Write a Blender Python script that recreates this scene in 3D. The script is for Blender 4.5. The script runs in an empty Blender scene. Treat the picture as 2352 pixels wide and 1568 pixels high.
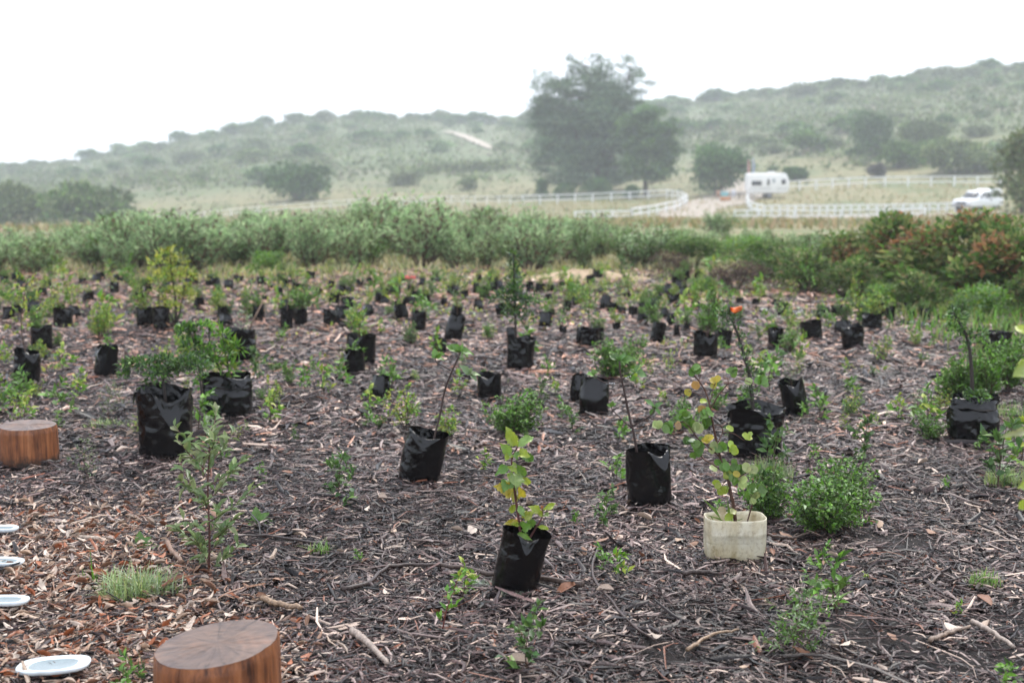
import bpy, math, random
import numpy as np
from mathutils import Vector, Matrix, Euler, noise

# ------------------------------------------------------------------ camera, sky, sun, exposure
S = bpy.context.scene
W0, H0, FPX = 2352.0, 1568.0, 2940.0          # layout grid used for measuring the photograph
CAM_H = 1.5
PITCH = math.radians(7.63)
cam_d = bpy.data.cameras.new('camera')
cam = bpy.data.objects.new('camera', cam_d)
S.collection.objects.link(cam)
cam.location = (0, 0, CAM_H)
cam.rotation_euler = (math.pi / 2 - PITCH, 0, 0)
cam_d.sensor_width = 36.0
cam_d.lens = 45.0
cam_d.clip_start = 0.05
cam_d.clip_end = 3000
cam_d.dof.use_dof = True
cam_d.dof.focus_distance = 4.95
cam_d.dof.aperture_fstop = 2.8
S.camera = cam

SUN_EL, SUN_AZ = math.radians(58), math.radians(25)
world = bpy.data.worlds.new('World')
S.world = world
world.use_nodes = True
wn = world.node_tree
wn.nodes.clear()
wout = wn.nodes.new('ShaderNodeOutputWorld')
wbg = wn.nodes.new('ShaderNodeBackground')
wmix = wn.nodes.new('ShaderNodeMix'); wmix.data_type = 'RGBA'
wsky = wn.nodes.new('ShaderNodeTexSky')
wsky.sky_type = 'NISHITA'
wsky.sun_disc = False
wsky.sun_elevation = SUN_EL
wsky.sun_rotation = SUN_AZ
wsky.dust_density = 4.0
wmix.inputs[0].default_value = 0.88            # an overcast veil over the clear sky
wmix.inputs[7].default_value = (9.4, 9.95, 11.3, 1)
wn.links.new(wsky.outputs[0], wmix.inputs[6])
wn.links.new(wmix.outputs[2], wbg.inputs[0])
wbg.inputs[1].default_value = 0.075
wn.links.new(wbg.outputs[0], wout.inputs[0])

sun_d = bpy.data.lights.new('sun', 'SUN')
sun_d.energy = 1.5
sun_d.angle = math.radians(30)
sun_d.color = (1.0, 0.96, 0.90)
sun = bpy.data.objects.new('sun', sun_d)
S.collection.objects.link(sun)
sun.rotation_euler = (math.pi / 2 - SUN_EL, 0, math.pi - SUN_AZ)

S.view_settings.view_transform = 'Standard'
S.view_settings.look = 'None'
S.view_settings.exposure = 1.3
S.view_settings.gamma = 1.0
S.render.engine = 'CYCLES'
S.cycles.max_bounces = 7
S.cycles.diffuse_bounces = 3
S.cycles.glossy_bounces = 2
S.cycles.transmission_bounces = 4
S.cycles.transparent_max_bounces = 6
S.cycles.volume_bounces = 1
S.cycles.use_denoising = True
S.cycles.use_adaptive_sampling = True
S.cycles.adaptive_threshold = 0.015

# ------------------------------------------------------------------ helpers
RNG = np.random.default_rng(11)
random.seed(11)
COL = S.collection

def ray(px, py):
    x = (px - W0 / 2) / FPX
    y = -(py - H0 / 2) / FPX
    sp, cp = math.sin(PITCH), math.cos(PITCH)
    return Vector((x, cp + y * sp, -sp + y * cp))

def at(px, py, Y):
    d = ray(px, py)
    return Vector((0, 0, CAM_H)) + d * (Y / d.y)

def gnd(px, py, z=0.0):
    d = ray(px, py)
    return Vector((0, 0, CAM_H)) + d * ((z - CAM_H) / d.z)

def mpp(p):
    """metres for one layout pixel at point p"""
    sp, cp = math.sin(PITCH), math.cos(PITCH)
    return (p[1] * cp - (p[2] - CAM_H) * sp) / FPX

def srgb(r, g, b):
    f = lambda c: (c / 255 / 12.92) if c / 255 <= 0.04045 else ((c / 255 + 0.055) / 1.055) ** 2.4
    return (f(r), f(g), f(b))

# terrain: distance of each ring from the camera stand and its level, by bearing
_cols = [-500, 0, 300, 700, 1200, 1500, 1750, 2000, 2352, 2900]
_rings = [22, 60, 110, 150, 200, 300]
_py = {  # layout row where the ground of that ring lies
    -500: [590, 515, 542, 526, 480, 430], 0: [590, 515, 540, 520, 475, 425], 300: [590, 513, 535, 516, 462, 395],
    700: [590, 511, 522, 478, 435, 330], 1200: [590, 509, 511, 469, 418, 318], 1500: [590, 508, 507, 462, 395, 285],
    1750: [590, 508, 507, 445, 372, 262], 2000: [590, 508, 506, 435, 352, 225], 2352: [590, 506, 478, 429, 330, 190],
    2900: [590, 506, 470, 420, 320, 180]}
_ridge = {-500: (420, 402), 0: (420, 396), 300: (390, 350), 700: (370, 268), 1200: (390, 276), 1500: (370, 240),
          1750: (350, 212), 2000: (330, 182), 2352: (320, 163), 2900: (320, 150)}
_naz, _nr = 240, 260
_az = np.linspace(math.radians(-34), math.radians(34), _naz)
_lr = np.linspace(math.log(2.0), math.log(950.0), _nr)
_tab = np.zeros((len(_cols), _nr))
for i, c in enumerate(_cols):
    rr = [0, 14] + _rings
    zz = [0.0, 0.0] + [CAM_H - r * (y - 390) / FPX for r, y in zip(_rings, _py[c])]
    zz[2] = 0.0
    R, y = _ridge[c]
    zr = CAM_H - R * (y - 390) / FPX
    rr += [R, R + 60, R + 200, 950]
    zz += [zr, zr - 2.5, zr - 9, -14]
    _tab[i] = np.interp(np.exp(_lr), rr, zz)
_colaz = np.array([math.atan((c - W0 / 2) / FPX) for c in _cols])
TAB = np.stack([np.interp(_az, _colaz, _tab[:, k]) for k in range(_nr)], axis=1)
for _ in range(10):
    TAB[:, 1:-1] = 0.25 * TAB[:, :-2] + 0.5 * TAB[:, 1:-1] + 0.25 * TAB[:, 2:]
for _ in range(60):
    TAB[1:-1] = 0.25 * TAB[:-2] + 0.5 * TAB[1:-1] + 0.25 * TAB[2:]

def wob(x, y, s, o=0.0):
    return (np.sin(x * s + 1.3 + o) * np.cos(y * s * 0.83 + 0.4 + o * 2) + 0.6 * np.sin(x * s * 1.9 - y * s * 1.4 + 2.1 + o)
            + 0.4 * np.cos(x * s * 3.1 + y * s * 2.7 + o * 3)) / 2.0

def gz(x, y):
    x = np.asarray(x, float); y = np.asarray(y, float)
    r = np.maximum(np.hypot(x, y), 2.0)
    a = np.clip(np.arctan2(x, np.maximum(y, 1e-6)), _az[0], _az[-1] - 1e-6)
    a = np.where(y < 0, np.where(x < 0, _az[0], _az[-1] - 1e-6), a)
    fa = (a - _az[0]) / (_az[1] - _az[0])
    fr = np.clip((np.log(r) - _lr[0]) / (_lr[1] - _lr[0]), 0, _nr - 1.001)
    ia, ir = fa.astype(int), fr.astype(int)
    ia = np.minimum(ia, _naz - 2)
    ta, tr = fa - ia, fr - ir
    z = (TAB[ia, ir] * (1 - ta) * (1 - tr) + TAB[ia + 1, ir] * ta * (1 - tr) + TAB[ia, ir + 1] * (1 - ta) * tr + TAB[ia + 1, ir + 1] * ta * tr)
    near = np.clip(1 - (r - 16) / 8, 0, 1)
    z = z + near * (0.028 * wob(x, y, 1.35) + 0.012 * wob(x, y, 4.1, 1.0))
    far = np.clip((r - 40) / 120, 0, 1)
    return z + far * 0.8 * wob(x, y, 0.045, 0.5) * np.clip((r - 150) / 100, 0.05, 1)

def gp(px, py):
    """point of the terrain seen at a layout pixel"""
    d = ray(px, py)
    o = Vector((0, 0, CAM_H))
    for a, b, n in ((1.0, 900.0, 700), (None, None, 60)):
        T = np.geomspace(a, b, n) if a else np.linspace(lo, hi, n)
        under = (o.z + d.z * T) < gz(d.x * T, d.y * T)
        if not under.any(): return o + d * 400
        k = int(np.argmax(under)); lo, hi = T[max(k - 1, 0)], T[k]
    return o + d * float(hi)

def on(x, y, dz=0.0):
    return Vector((x, y, float(gz(x, y)) + dz))

def at_r(px, Y, dz=0.0):
    """terrain point in the bearing of layout column px at forward distance Y"""
    return on((px - W0 / 2) / FPX * Y / math.cos(PITCH) * math.cos(PITCH), Y, dz)

class MB:
    """collects vertices, faces and colours and becomes one mesh"""
    def __init__(s):
        s.v, s.f, s.c, s.n = [], [], [], 0
    def add(s, v, faces, col=None):
        v = np.asarray(v, float)
        for f in faces if isinstance(faces, list) else [faces]:
            s.f.append(np.asarray(f, int) + s.n)
        s.v.append(v)
        if col is None: col = (0.5, 0.5, 0.5)
        col = np.asarray(col, float)
        if col.ndim == 1: col = np.tile(col, (len(v), 1))
        s.c.append(col)
        s.n += len(v)
        return s
    def mesh(s, name, mat=None, smooth=False):
        me = bpy.data.meshes.new(name)
        V = np.concatenate(s.v)
        me.vertices.add(len(V))
        me.vertices.foreach_set('co', V.astype(np.float32).ravel())
        idx = np.concatenate([f.ravel() for f in s.f])
        tot = np.concatenate([np.full(len(f), f.shape[1]) for f in s.f])
        st = np.concatenate([[0], np.cumsum(tot)[:-1]])
        me.loops.add(len(idx))
        me.loops.foreach_set('vertex_index', idx.astype(np.int32))
        me.polygons.add(len(tot))
        me.polygons.foreach_set('loop_start', st.astype(np.int32))
        me.polygons.foreach_set('loop_total', tot.astype(np.int32))
        if smooth:
            me.polygons.foreach_set('use_smooth', np.ones(len(tot), bool))
        C = np.concatenate(s.c)
        ca = me.color_attributes.new('Col', 'FLOAT_COLOR', 'POINT')
        ca.data.foreach_set('color', np.hstack([C, np.ones((len(C), 1))]).astype(np.float32).ravel())
        me.update(calc_edges=True)
        if mat: me.materials.append(mat)
        return me

def link(name, data, parent=None, loc=None, rot=None, scale=None):
    o = bpy.data.objects.new(name, data)
    COL.objects.link(o)
    if parent is not None: o.parent = parent
    if loc is not None: o.location = loc
    if rot is not None: o.rotation_euler = rot
    if scale is not None: o.scale = scale if hasattr(scale, '__len__') else (scale,) * 3
    return o

def tag(o, label=None, cat=None, group=None, kind=None):
    if label: o['label'] = label
    if cat: o['category'] = cat
    if group: o['group'] = group
    if kind: o['kind'] = kind
    return o

def thing(name, label, cat, loc, rotz=0.0, group=None):
    o = link(name, None, None, loc, (0, 0, rotz))
    o.empty_display_size = 0.1
    return tag(o, label, cat, group)

def tube(mb, pts, rad, sides=6, col=None, cap=True):
    P = np.asarray([tuple(p) for p in pts], float)
    n = len(P)
    rad = np.asarray(rad, float) if hasattr(rad, '__len__') else np.full(n, rad)
    if len(rad) != n: rad = np.interp(np.linspace(0, 1, n), np.linspace(0, 1, len(rad)), rad)
    T = np.gradient(P, axis=0)
    T /= np.maximum(np.linalg.norm(T, axis=1, keepdims=True), 1e-9)
    up = np.where(np.abs(T[:, 2:3]) > 0.9, np.array([[1.0, 0, 0]]), np.array([[0, 0, 1.0]]))
    A = np.cross(T, up); A /= np.maximum(np.linalg.norm(A, axis=1, keepdims=True), 1e-9)
    for i in range(1, n):
        if (A[i] * A[i - 1]).sum() < 0: A[i] = -A[i]
    B = np.cross(T, A)
    th = np.linspace(0, 2 * math.pi, sides, endpoint=False)
    V = P[:, None] + rad[:, None, None] * (np.cos(th)[None, :, None] * A[:, None] + np.sin(th)[None, :, None] * B[:, None])
    q = []
    for i in range(n - 1):
        for k in range(sides):
            a, b = i * sides + k, i * sides + (k + 1) % sides
            q.append((a, b, b + sides, a + sides))
    fs = [np.array(q)]
    if cap:
        fs.append(np.array([list(range(sides))[::-1], [(n - 1) * sides + k for k in range(sides)]]))
    mb.add(V.reshape(-1, 3), fs, col)
    return mb

def smoothline(pts, n=14):
    """Catmull-Rom through the given points"""
    P = [Vector(p) for p in pts]
    if len(P) < 3:
        return [P[0].lerp(P[-1], i / (n - 1)) for i in range(n)]
    P = [P[0] * 2 - P[1]] + P + [P[-1] * 2 - P[-2]]
    out = []
    segs = len(P) - 3
    for i in range(n):
        u = i / (n - 1) * segs
        k = min(int(u), segs - 1); t = u - k
        a, b, c, d = P[k:k + 4]
        out.append(0.5 * ((2 * b) + (c - a) * t + (2 * a - 5 * b + 4 * c - d) * t * t + (3 * b - a - 3 * c + d) * t ** 3))
    return out

def norm(a):
    return a / np.maximum(np.linalg.norm(a, axis=-1, keepdims=True), 1e-9)

def leaves(mb, P, D, N, L, Wd, col, fold=0.18, droop=0.0):
    """many small leaves: six vertices each, folded along the midrib"""
    P, D = np.asarray(P, float), norm(np.asarray(D, float))
    n = len(P)
    N = np.asarray(N, float)
    Sd = norm(np.cross(D, N)); N = norm(np.cross(Sd, D))
    L = np.broadcast_to(np.asarray(L, float), (n,))[:, None]; Wd = np.broadcast_to(np.asarray(Wd, float), (n,))[:, None]
    dr = N * L * droop
    b = P
    l = P + D * L * 0.42 - Sd * Wd * 0.5 + N * Wd * fold
    r = P + D * L * 0.42 + Sd * Wd * 0.5 + N * Wd * fold
    m = P + D * L * 0.45 - dr * 0.2
    t = P + D * L - dr
    V = np.stack([b, l, m, r, t], 1).reshape(-1, 3)
    o = np.arange(n)[:, None] * 5
    F = np.concatenate([o + np.array([[0, 2, 1]]), o + np.array([[0, 3, 2]]), o + np.array([[1, 2, 4]]), o + np.array([[2, 3, 4]])])
    mb.add(V, [F], np.repeat(np.asarray(col, float), 5, axis=0))

def pick(cols, n, rng, var=0.15):
    cols = np.asarray(cols, float)
    c = cols[rng.integers(0, len(cols), n)]
    return np.clip(c * (1 + var * rng.standard_normal((n, 1))), 0.004, 0.95)

# ------------------------------------------------------------------ materials
def nodes_of(m):
    m.use_nodes = True
    nt = m.node_tree
    nt.nodes.clear()
    o = nt.nodes.new('ShaderNodeOutputMaterial')
    p = nt.nodes.new('ShaderNodeBsdfPrincipled')
    nt.links.new(p.outputs[0], o.inputs[0])
    return nt, p, o

def N(nt, typ, **kw):
    n = nt.nodes.new(typ)
    for k, v in kw.items(): setattr(n, k, v)
    return n

def noise_n(nt, scale, detail=4, rough=0.6, vec=None, coord='Object'):
    t = N(nt, 'ShaderNodeTexNoise')
    t.inputs['Scale'].default_value = scale
    t.inputs['Detail'].default_value = detail
    t.inputs['Roughness'].default_value = rough
    if vec is None:
        c = N(nt, 'ShaderNodeTexCoord')
        nt.links.new(c.outputs[coord], t.inputs['Vector'])
    else:
        nt.links.new(vec, t.inputs['Vector'])
    return t

def ramp(nt, src, stops):
    r = N(nt, 'ShaderNodeValToRGB')
    e = r.color_ramp.elements
    while len(e) < len(stops): e.new(0.5)
    for k, (p, c) in enumerate(stops):
        e[k].position = p
        e[k].color = (*c, 1) if len(c) == 3 else c
    nt.links.new(src, r.inputs[0])
    return r

def bump(nt, p, src, strength=0.4, dist=0.01):
    b = N(nt, 'ShaderNodeBump')
    b.inputs['Strength'].default_value = strength
    b.inputs['Distance'].default_value = dist
    nt.links.new(src, b.inputs['Height'])
    nt.links.new(b.outputs[0], p.inputs['Normal'])
    return b

def plain(name, col, rough=0.5, var=0.12, scale=30, spec=0.5, bmp=0.0):
    m = bpy.data.materials.new(name)
    nt, p, o = nodes_of(m)
    t = noise_n(nt, scale)
    a = tuple(c * (1 - var) for c in col); b = tuple(min(c * (1 + var), 1) for c in col)
    r = ramp(nt, t.outputs[0], [(0.3, a), (0.7, b)])
    nt.links.new(r.outputs[0], p.inputs['Base Color'])
    p.inputs['Roughness'].default_value = rough
    p.inputs['Specular IOR Level'].default_value = spec
    if bmp: bump(nt, p, t.outputs[0], bmp, 0.01)
    return m

def vcol(name, rough=0.5, spec=0.5, trans=0.0, noise_scale=60, var=0.25, bmp=0.0):
    """colour from the mesh's own per-piece colours, broken up by noise; leaves let some light through"""
    m = bpy.data.materials.new(name)
    nt, p, o = nodes_of(m)
    a = N(nt, 'ShaderNodeAttribute', attribute_name='Col')
    t = noise_n(nt, noise_scale, 3)
    mr = N(nt, 'ShaderNodeMapRange')
    mr.inputs[1].default_value, mr.inputs[2].default_value = 0.3, 0.7
    mr.inputs[3].default_value, mr.inputs[4].default_value = 1 - var, 1 + var
    nt.links.new(t.outputs[0], mr.inputs[0])
    mx = N(nt, 'ShaderNodeVectorMath', operation='SCALE')
    nt.links.new(a.outputs['Color'], mx.inputs[0])
    nt.links.new(mr.outputs[0], mx.inputs['Scale'])
    nt.links.new(mx.outputs[0], p.inputs['Base Color'])
    p.inputs['Roughness'].default_value = rough
    p.inputs['Specular IOR Level'].default_value = spec
    if bmp: bump(nt, p, t.outputs[0], bmp, 0.004)
    if trans:
        tr = N(nt, 'ShaderNodeBsdfTranslucent')
        nt.links.new(mx.outputs[0], tr.inputs[0])
        ms = N(nt, 'ShaderNodeMixShader')
        ms.inputs[0].default_value = trans
        nt.links.new(p.outputs[0], ms.inputs[1]); nt.links.new(tr.outputs[0], ms.inputs[2])
        nt.links.new(ms.outputs[0], o.inputs[0])
    return m

M_LEAF = vcol('leaf_green', 0.42, 0.45, 0.28, 25)
M_FAR = vcol('far_foliage', 0.7, 0.2, 0.2, 3, 0.2)
M_STEM = vcol('bark_stem', 0.6, 0.35, 0, 80, 0.3)
M_HEDGE = vcol('hedge_leaf', 0.6, 0.25, 0.5, 6, 0.2)
M_CHIP = vcol('wet_wood_chips', 0.36, 0.28, 0, 120, 0.45, 0.3)
M_DRY = vcol('dry_leaf', 0.5, 0.4, 0.08, 40, 0.3, 0.2)
M_GRASS = vcol('grass_blade', 0.4, 0.5, 0.3, 40)
M_WHITE = plain('white_fence_paint', (0.78, 0.79, 0.78), 0.5, 0.08, 2)

def plastic_black():
    m = bpy.data.materials.new('black_bag_film')
    nt, p, o = nodes_of(m)
    t = noise_n(nt, 9, 3, 0.5)
    t2 = noise_n(nt, 55, 2, 0.5)
    r = ramp(nt, t.outputs[0], [(0.35, (0.0012, 0.0012, 0.0014)), (0.7, (0.003, 0.003, 0.0036))])
    nt.links.new(r.outputs[0], p.inputs['Base Color'])
    tco = N(nt, 'ShaderNodeTexCoord'); sz = N(nt, 'ShaderNodeSeparateXYZ'); nt.links.new(tco.outputs['Object'], sz.inputs[0])
    mud = noise_n(nt, 14, 5, 0.7)
    ms = N(nt, 'ShaderNodeMath', operation='MULTIPLY_ADD'); nt.links.new(mud.outputs[0], ms.inputs[0]); ms.inputs[1].default_value = -0.55; nt.links.new(sz.outputs[2], ms.inputs[2])
    mr0 = N(nt, 'ShaderNodeMapRange'); mr0.inputs[1].default_value, mr0.inputs[2].default_value = -0.21, -0.30      # mud splashed round the foot
    nt.links.new(ms.outputs[0], mr0.inputs[0])
    mm = N(nt, 'ShaderNodeMix', data_type='RGBA'); nt.links.new(mr0.outputs[0], mm.inputs[0]); nt.links.new(r.outputs[0], mm.inputs[6]); mm.inputs[7].default_value = (0.045, 0.032, 0.026, 1)
    nt.links.new(mm.outputs[2], p.inputs['Base Color'])
    rr = N(nt, 'ShaderNodeMapRange')
    rr.inputs[3].default_value, rr.inputs[4].default_value = 0.06, 0.22
    nt.links.new(t2.outputs[0], rr.inputs[0])
    nt.links.new(rr.outputs[0], p.inputs['Roughness'])
    p.inputs['Specular IOR Level'].default_value = 0.4
    mx = N(nt, 'ShaderNodeMath', operation='MULTIPLY_ADD')
    nt.links.new(t2.outputs[0], mx.inputs[0]); mx.inputs[1].default_value = 0.25
    nt.links.new(t.outputs[0], mx.inputs[2])
    tc = N(nt, 'ShaderNodeTexCoord')
    mp = N(nt, 'ShaderNodeMapping'); mp.inputs['Scale'].default_value = (3, 3, 30); mp.inputs['Rotation'].default_value = (0.15, 0.1, 0)
    nt.links.new(tc.outputs['Object'], mp.inputs[0])
    cr = noise_n(nt, 1.0, 3, 0.55, mp.outputs[0])
    msk = noise_n(nt, 3.2, 2, 0.5)
    mr = N(nt, 'ShaderNodeMapRange'); mr.inputs[1].default_value, mr.inputs[2].default_value = 0.48, 0.66
    nt.links.new(msk.outputs[0], mr.inputs[0])
    ml = N(nt, 'ShaderNodeMath', operation='MULTIPLY'); nt.links.new(cr.outputs[0], ml.inputs[0]); nt.links.new(mr.outputs[0], ml.inputs[1])
    ad = N(nt, 'ShaderNodeMath', operation='MULTIPLY_ADD'); nt.links.new(ml.outputs[0], ad.inputs[0]); ad.inputs[1].default_value = 2.6; nt.links.new(mx.outputs[0], ad.inputs[2])
    bump(nt, p, ad.outputs[0], 0.09, 0.02)
    return m
M_BAG = plastic_black()
M_SOIL = plain('potting_soil', (0.03, 0.022, 0.017), 0.8, 0.5, 90, 0.3, 0.8)

def ground_mat():
    m = bpy.data.materials.new('ground_soil_and_turf')
    nt, p, o = nodes_of(m)
    g = N(nt, 'ShaderNodeNewGeometry')
    pos = g.outputs['Position']
    ln = N(nt, 'ShaderNodeVectorMath', operation='LENGTH')
    nt.links.new(pos, ln.inputs[0])
    big = noise_n(nt, 0.35, 5, 0.6, pos)
    wb = N(nt, 'ShaderNodeMath', operation='MULTIPLY_ADD')
    nt.links.new(big.outputs[0], wb.inputs[0]); wb.inputs[1].default_value = 5.0
    nt.links.new(ln.outputs['Value'], wb.inputs[2])
    zone = N(nt, 'ShaderNodeMapRange', interpolation_type='SMOOTHSTEP')   # mulched bed ends about 18 m out
    zone.inputs[1].default_value, zone.inputs[2].default_value = 18.5, 21.5
    nt.links.new(wb.outputs[0], zone.inputs[0])
    fine = noise_n(nt, 38, 6, 0.7, pos)
    soil = ramp(nt, fine.outputs[0], [(0.3, (0.006, 0.005, 0.005)), (0.55, (0.016, 0.012, 0.011)), (0.75, (0.05, 0.034, 0.028))])
    sc = N(nt, 'ShaderNodeMapping'); sc.inputs['Scale'].default_value = (1, 1, 3)
    nt.links.new(pos, sc.inputs[0])
    gn = noise_n(nt, 0.11, 8, 0.68, sc.outputs[0])
    turf = ramp(nt, gn.outputs[0], [(0.28, (0.07, 0.10, 0.04)), (0.42, (0.12, 0.14, 0.055)), (0.54, (0.21, 0.18, 0.09)),
                                    (0.64, (0.14, 0.145, 0.065)), (0.78, (0.22, 0.165, 0.11))])
    far = N(nt, 'ShaderNodeMapRange', interpolation_type='SMOOTHSTEP')     # scrub of the hills
    far.inputs[1].default_value, far.inputs[2].default_value = 175, 230
    nt.links.new(ln.outputs['Value'], far.inputs[0])
    hn = noise_n(nt, 0.06, 9, 0.7, pos)
    hill = ramp(nt, hn.outputs[0], [(0.3, (0.07, 0.11, 0.042)), (0.48, (0.10, 0.13, 0.055)), (0.6, (0.13, 0.135, 0.075)), (0.72, (0.18, 0.155, 0.11))])
    m1 = N(nt, 'ShaderNodeMix', data_type='RGBA'); m2 = N(nt, 'ShaderNodeMix', data_type='RGBA')
    nt.links.new(zone.outputs[0], m1.inputs[0]); nt.links.new(soil.outputs[0], m1.inputs[6]); nt.links.new(turf.outputs[0], m1.inputs[7])
    nt.links.new(far.outputs[0], m2.inputs[0]); nt.links.new(m1.outputs[2], m2.inputs[6]); nt.links.new(hill.outputs[0], m2.inputs[7])
    nt.links.new(m2.outputs[2], p.inputs['Base Color'])
    p.inputs['Roughness'].default_value = 0.8
    p.inputs['Specular IOR Level'].default_value = 0.25
    bump(nt, p, fine.outputs[0], 0.6, 0.02)
    return m
M_GROUND = ground_mat()

# ------------------------------------------------------------------ ground sheet
def build_ground():
    az = np.concatenate([np.radians(np.linspace(-180, -36, 25, endpoint=False)), np.radians(np.linspace(-36, 36, 200)),
                         np.radians(np.linspace(36, 180, 25, endpoint=False)[1:])])
    rr = np.concatenate([np.geomspace(0.6, 24, 130), np.geomspace(24.4, 900, 130)])
    A, R = np.meshgrid(az, rr, indexing='ij')
    X, Y = R * np.sin(A), R * np.cos(A)
    Z = gz(X, Y)
    na, nr = A.shape
    V = np.stack([X, Y, Z], -1).reshape(-1, 3)
    i = np.arange(na)[:, None]; j = np.arange(nr - 1)[None]
    a = i * nr + j; b = ((i + 1) % na) * nr + j
    Q = np.stack([a, a + 1, b + 1, b], -1).reshape(-1, 4)
    mb = MB(); mb.add(V, [Q])
    mb.add(np.array([[0, 0, 0.0]]), [])
    c = mb.n - 1
    k = np.arange(na)
    mb.f.append(np.stack([np.full(na, c), k * nr, ((k + 1) % na) * nr], -1))
    o = link('ground', mb.mesh('ground', M_GROUND, True))
    return tag(o, kind='structure')
GROUND = build_ground()

# ------------------------------------------------------------------ mulch: wood chips over the bed
CHIP_COLS = [(0.007, 0.0045, 0.0047)] * 9 + [(0.020, 0.012, 0.0115)] * 7 + [(0.052, 0.031, 0.029)] * 6 + [(0.108, 0.068, 0.061)] * 5 + \
            [(0.21, 0.158, 0.142)] * 4 + [(0.18, 0.068, 0.038)] * 1 + [(0.41, 0.31, 0.25)] * 2
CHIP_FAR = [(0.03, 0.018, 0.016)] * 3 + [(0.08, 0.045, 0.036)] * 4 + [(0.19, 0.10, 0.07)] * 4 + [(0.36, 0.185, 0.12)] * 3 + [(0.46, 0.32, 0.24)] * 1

def chips(mb, X, Y, L, Wd, T, cols, rng, lift=0.02, tilt=0.16):
    n = len(X)
    yaw = rng.uniform(0, 2 * math.pi, n)
    pit = rng.normal(0, tilt, n)
    rol = rng.normal(0, 0.42, n)
    D = np.stack([np.cos(yaw) * np.cos(pit), np.sin(yaw) * np.cos(pit), np.sin(pit)], -1)
    Sd = norm(np.cross(D, np.array([0, 0, 1.0])))
    U = np.cross(Sd, D)
    S2 = Sd * np.cos(rol)[:, None] + U * np.sin(rol)[:, None]
    U2 = np.cross(S2, D)
    U2 *= np.sign(U2[:, 2:3] + 1e-9)
    bend = rng.normal(0, 0.10, (n, 1)) * L[:, None]
    bendu = rng.normal(0, 0.05, (n, 1)) * L[:, None]
    Z = gz(X, Y) + rng.uniform(0.0, lift, n) + np.abs(np.sin(pit)) * L * 0.28
    C = np.stack([X, Y, Z], -1)
    st = []
    for u, w in ((-0.5, 0.55), (0.05, 1.0), (0.5, 0.35)):
        c = C + D * (L[:, None] * u) + (S2 * bend + U2 * bendu) * (1 - 4 * u * u)
        w_ = Wd[:, None] * w * rng.uniform(0.75, 1.25, (n, 1))
        st += [c - S2 * w_ * 0.5, c + S2 * w_ * 0.5, c + U2 * T[:, None] * (0.5 + 0.5 * w) + S2 * w_ * rng.uniform(-0.25, 0.25, (n, 1))]
    V = np.stack(st, 1).reshape(-1, 3)
    o = np.arange(n)[:, None] * 9
    q = []
    for s in (0, 3):
        for a, b in ((1, 2), (2, 0)):
            q.append(o + np.array([[s + a, s + b, s + 3 + b, s + 3 + a]]))
    F = np.concatenate(q)
    mb.add(V, [F], np.repeat(cols, 9, axis=0))

def bed_points(y0, y1, dens, rng, half=0.45, margin=1.0):
    """random points on the bed, between two distances, inside a generous view wedge"""
    n0 = int((y1 - y0) * 2 * (half * y1 + margin) * dens)
    Y = rng.uniform(y0, y1, n0); X = rng.uniform(-1, 1, n0) * (half * y1 + margin)
    k = np.abs(X) < half * Y + margin
    return X[k], Y[k]

def litter_w(X, Y):
    """how much pale leaf litter lies here instead of dark mulch (the corner beside the stump)"""
    e = (-0.72 - 0.33 * (Y - 3.6)) - X + 0.18 * wob(X, Y, 3.0)
    return np.clip(e / 0.45 + 0.5, 0, 1) * np.clip((5.9 - Y + 0.3 * wob(X, Y, 2.2)) / 0.9, 0, 1)

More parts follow.
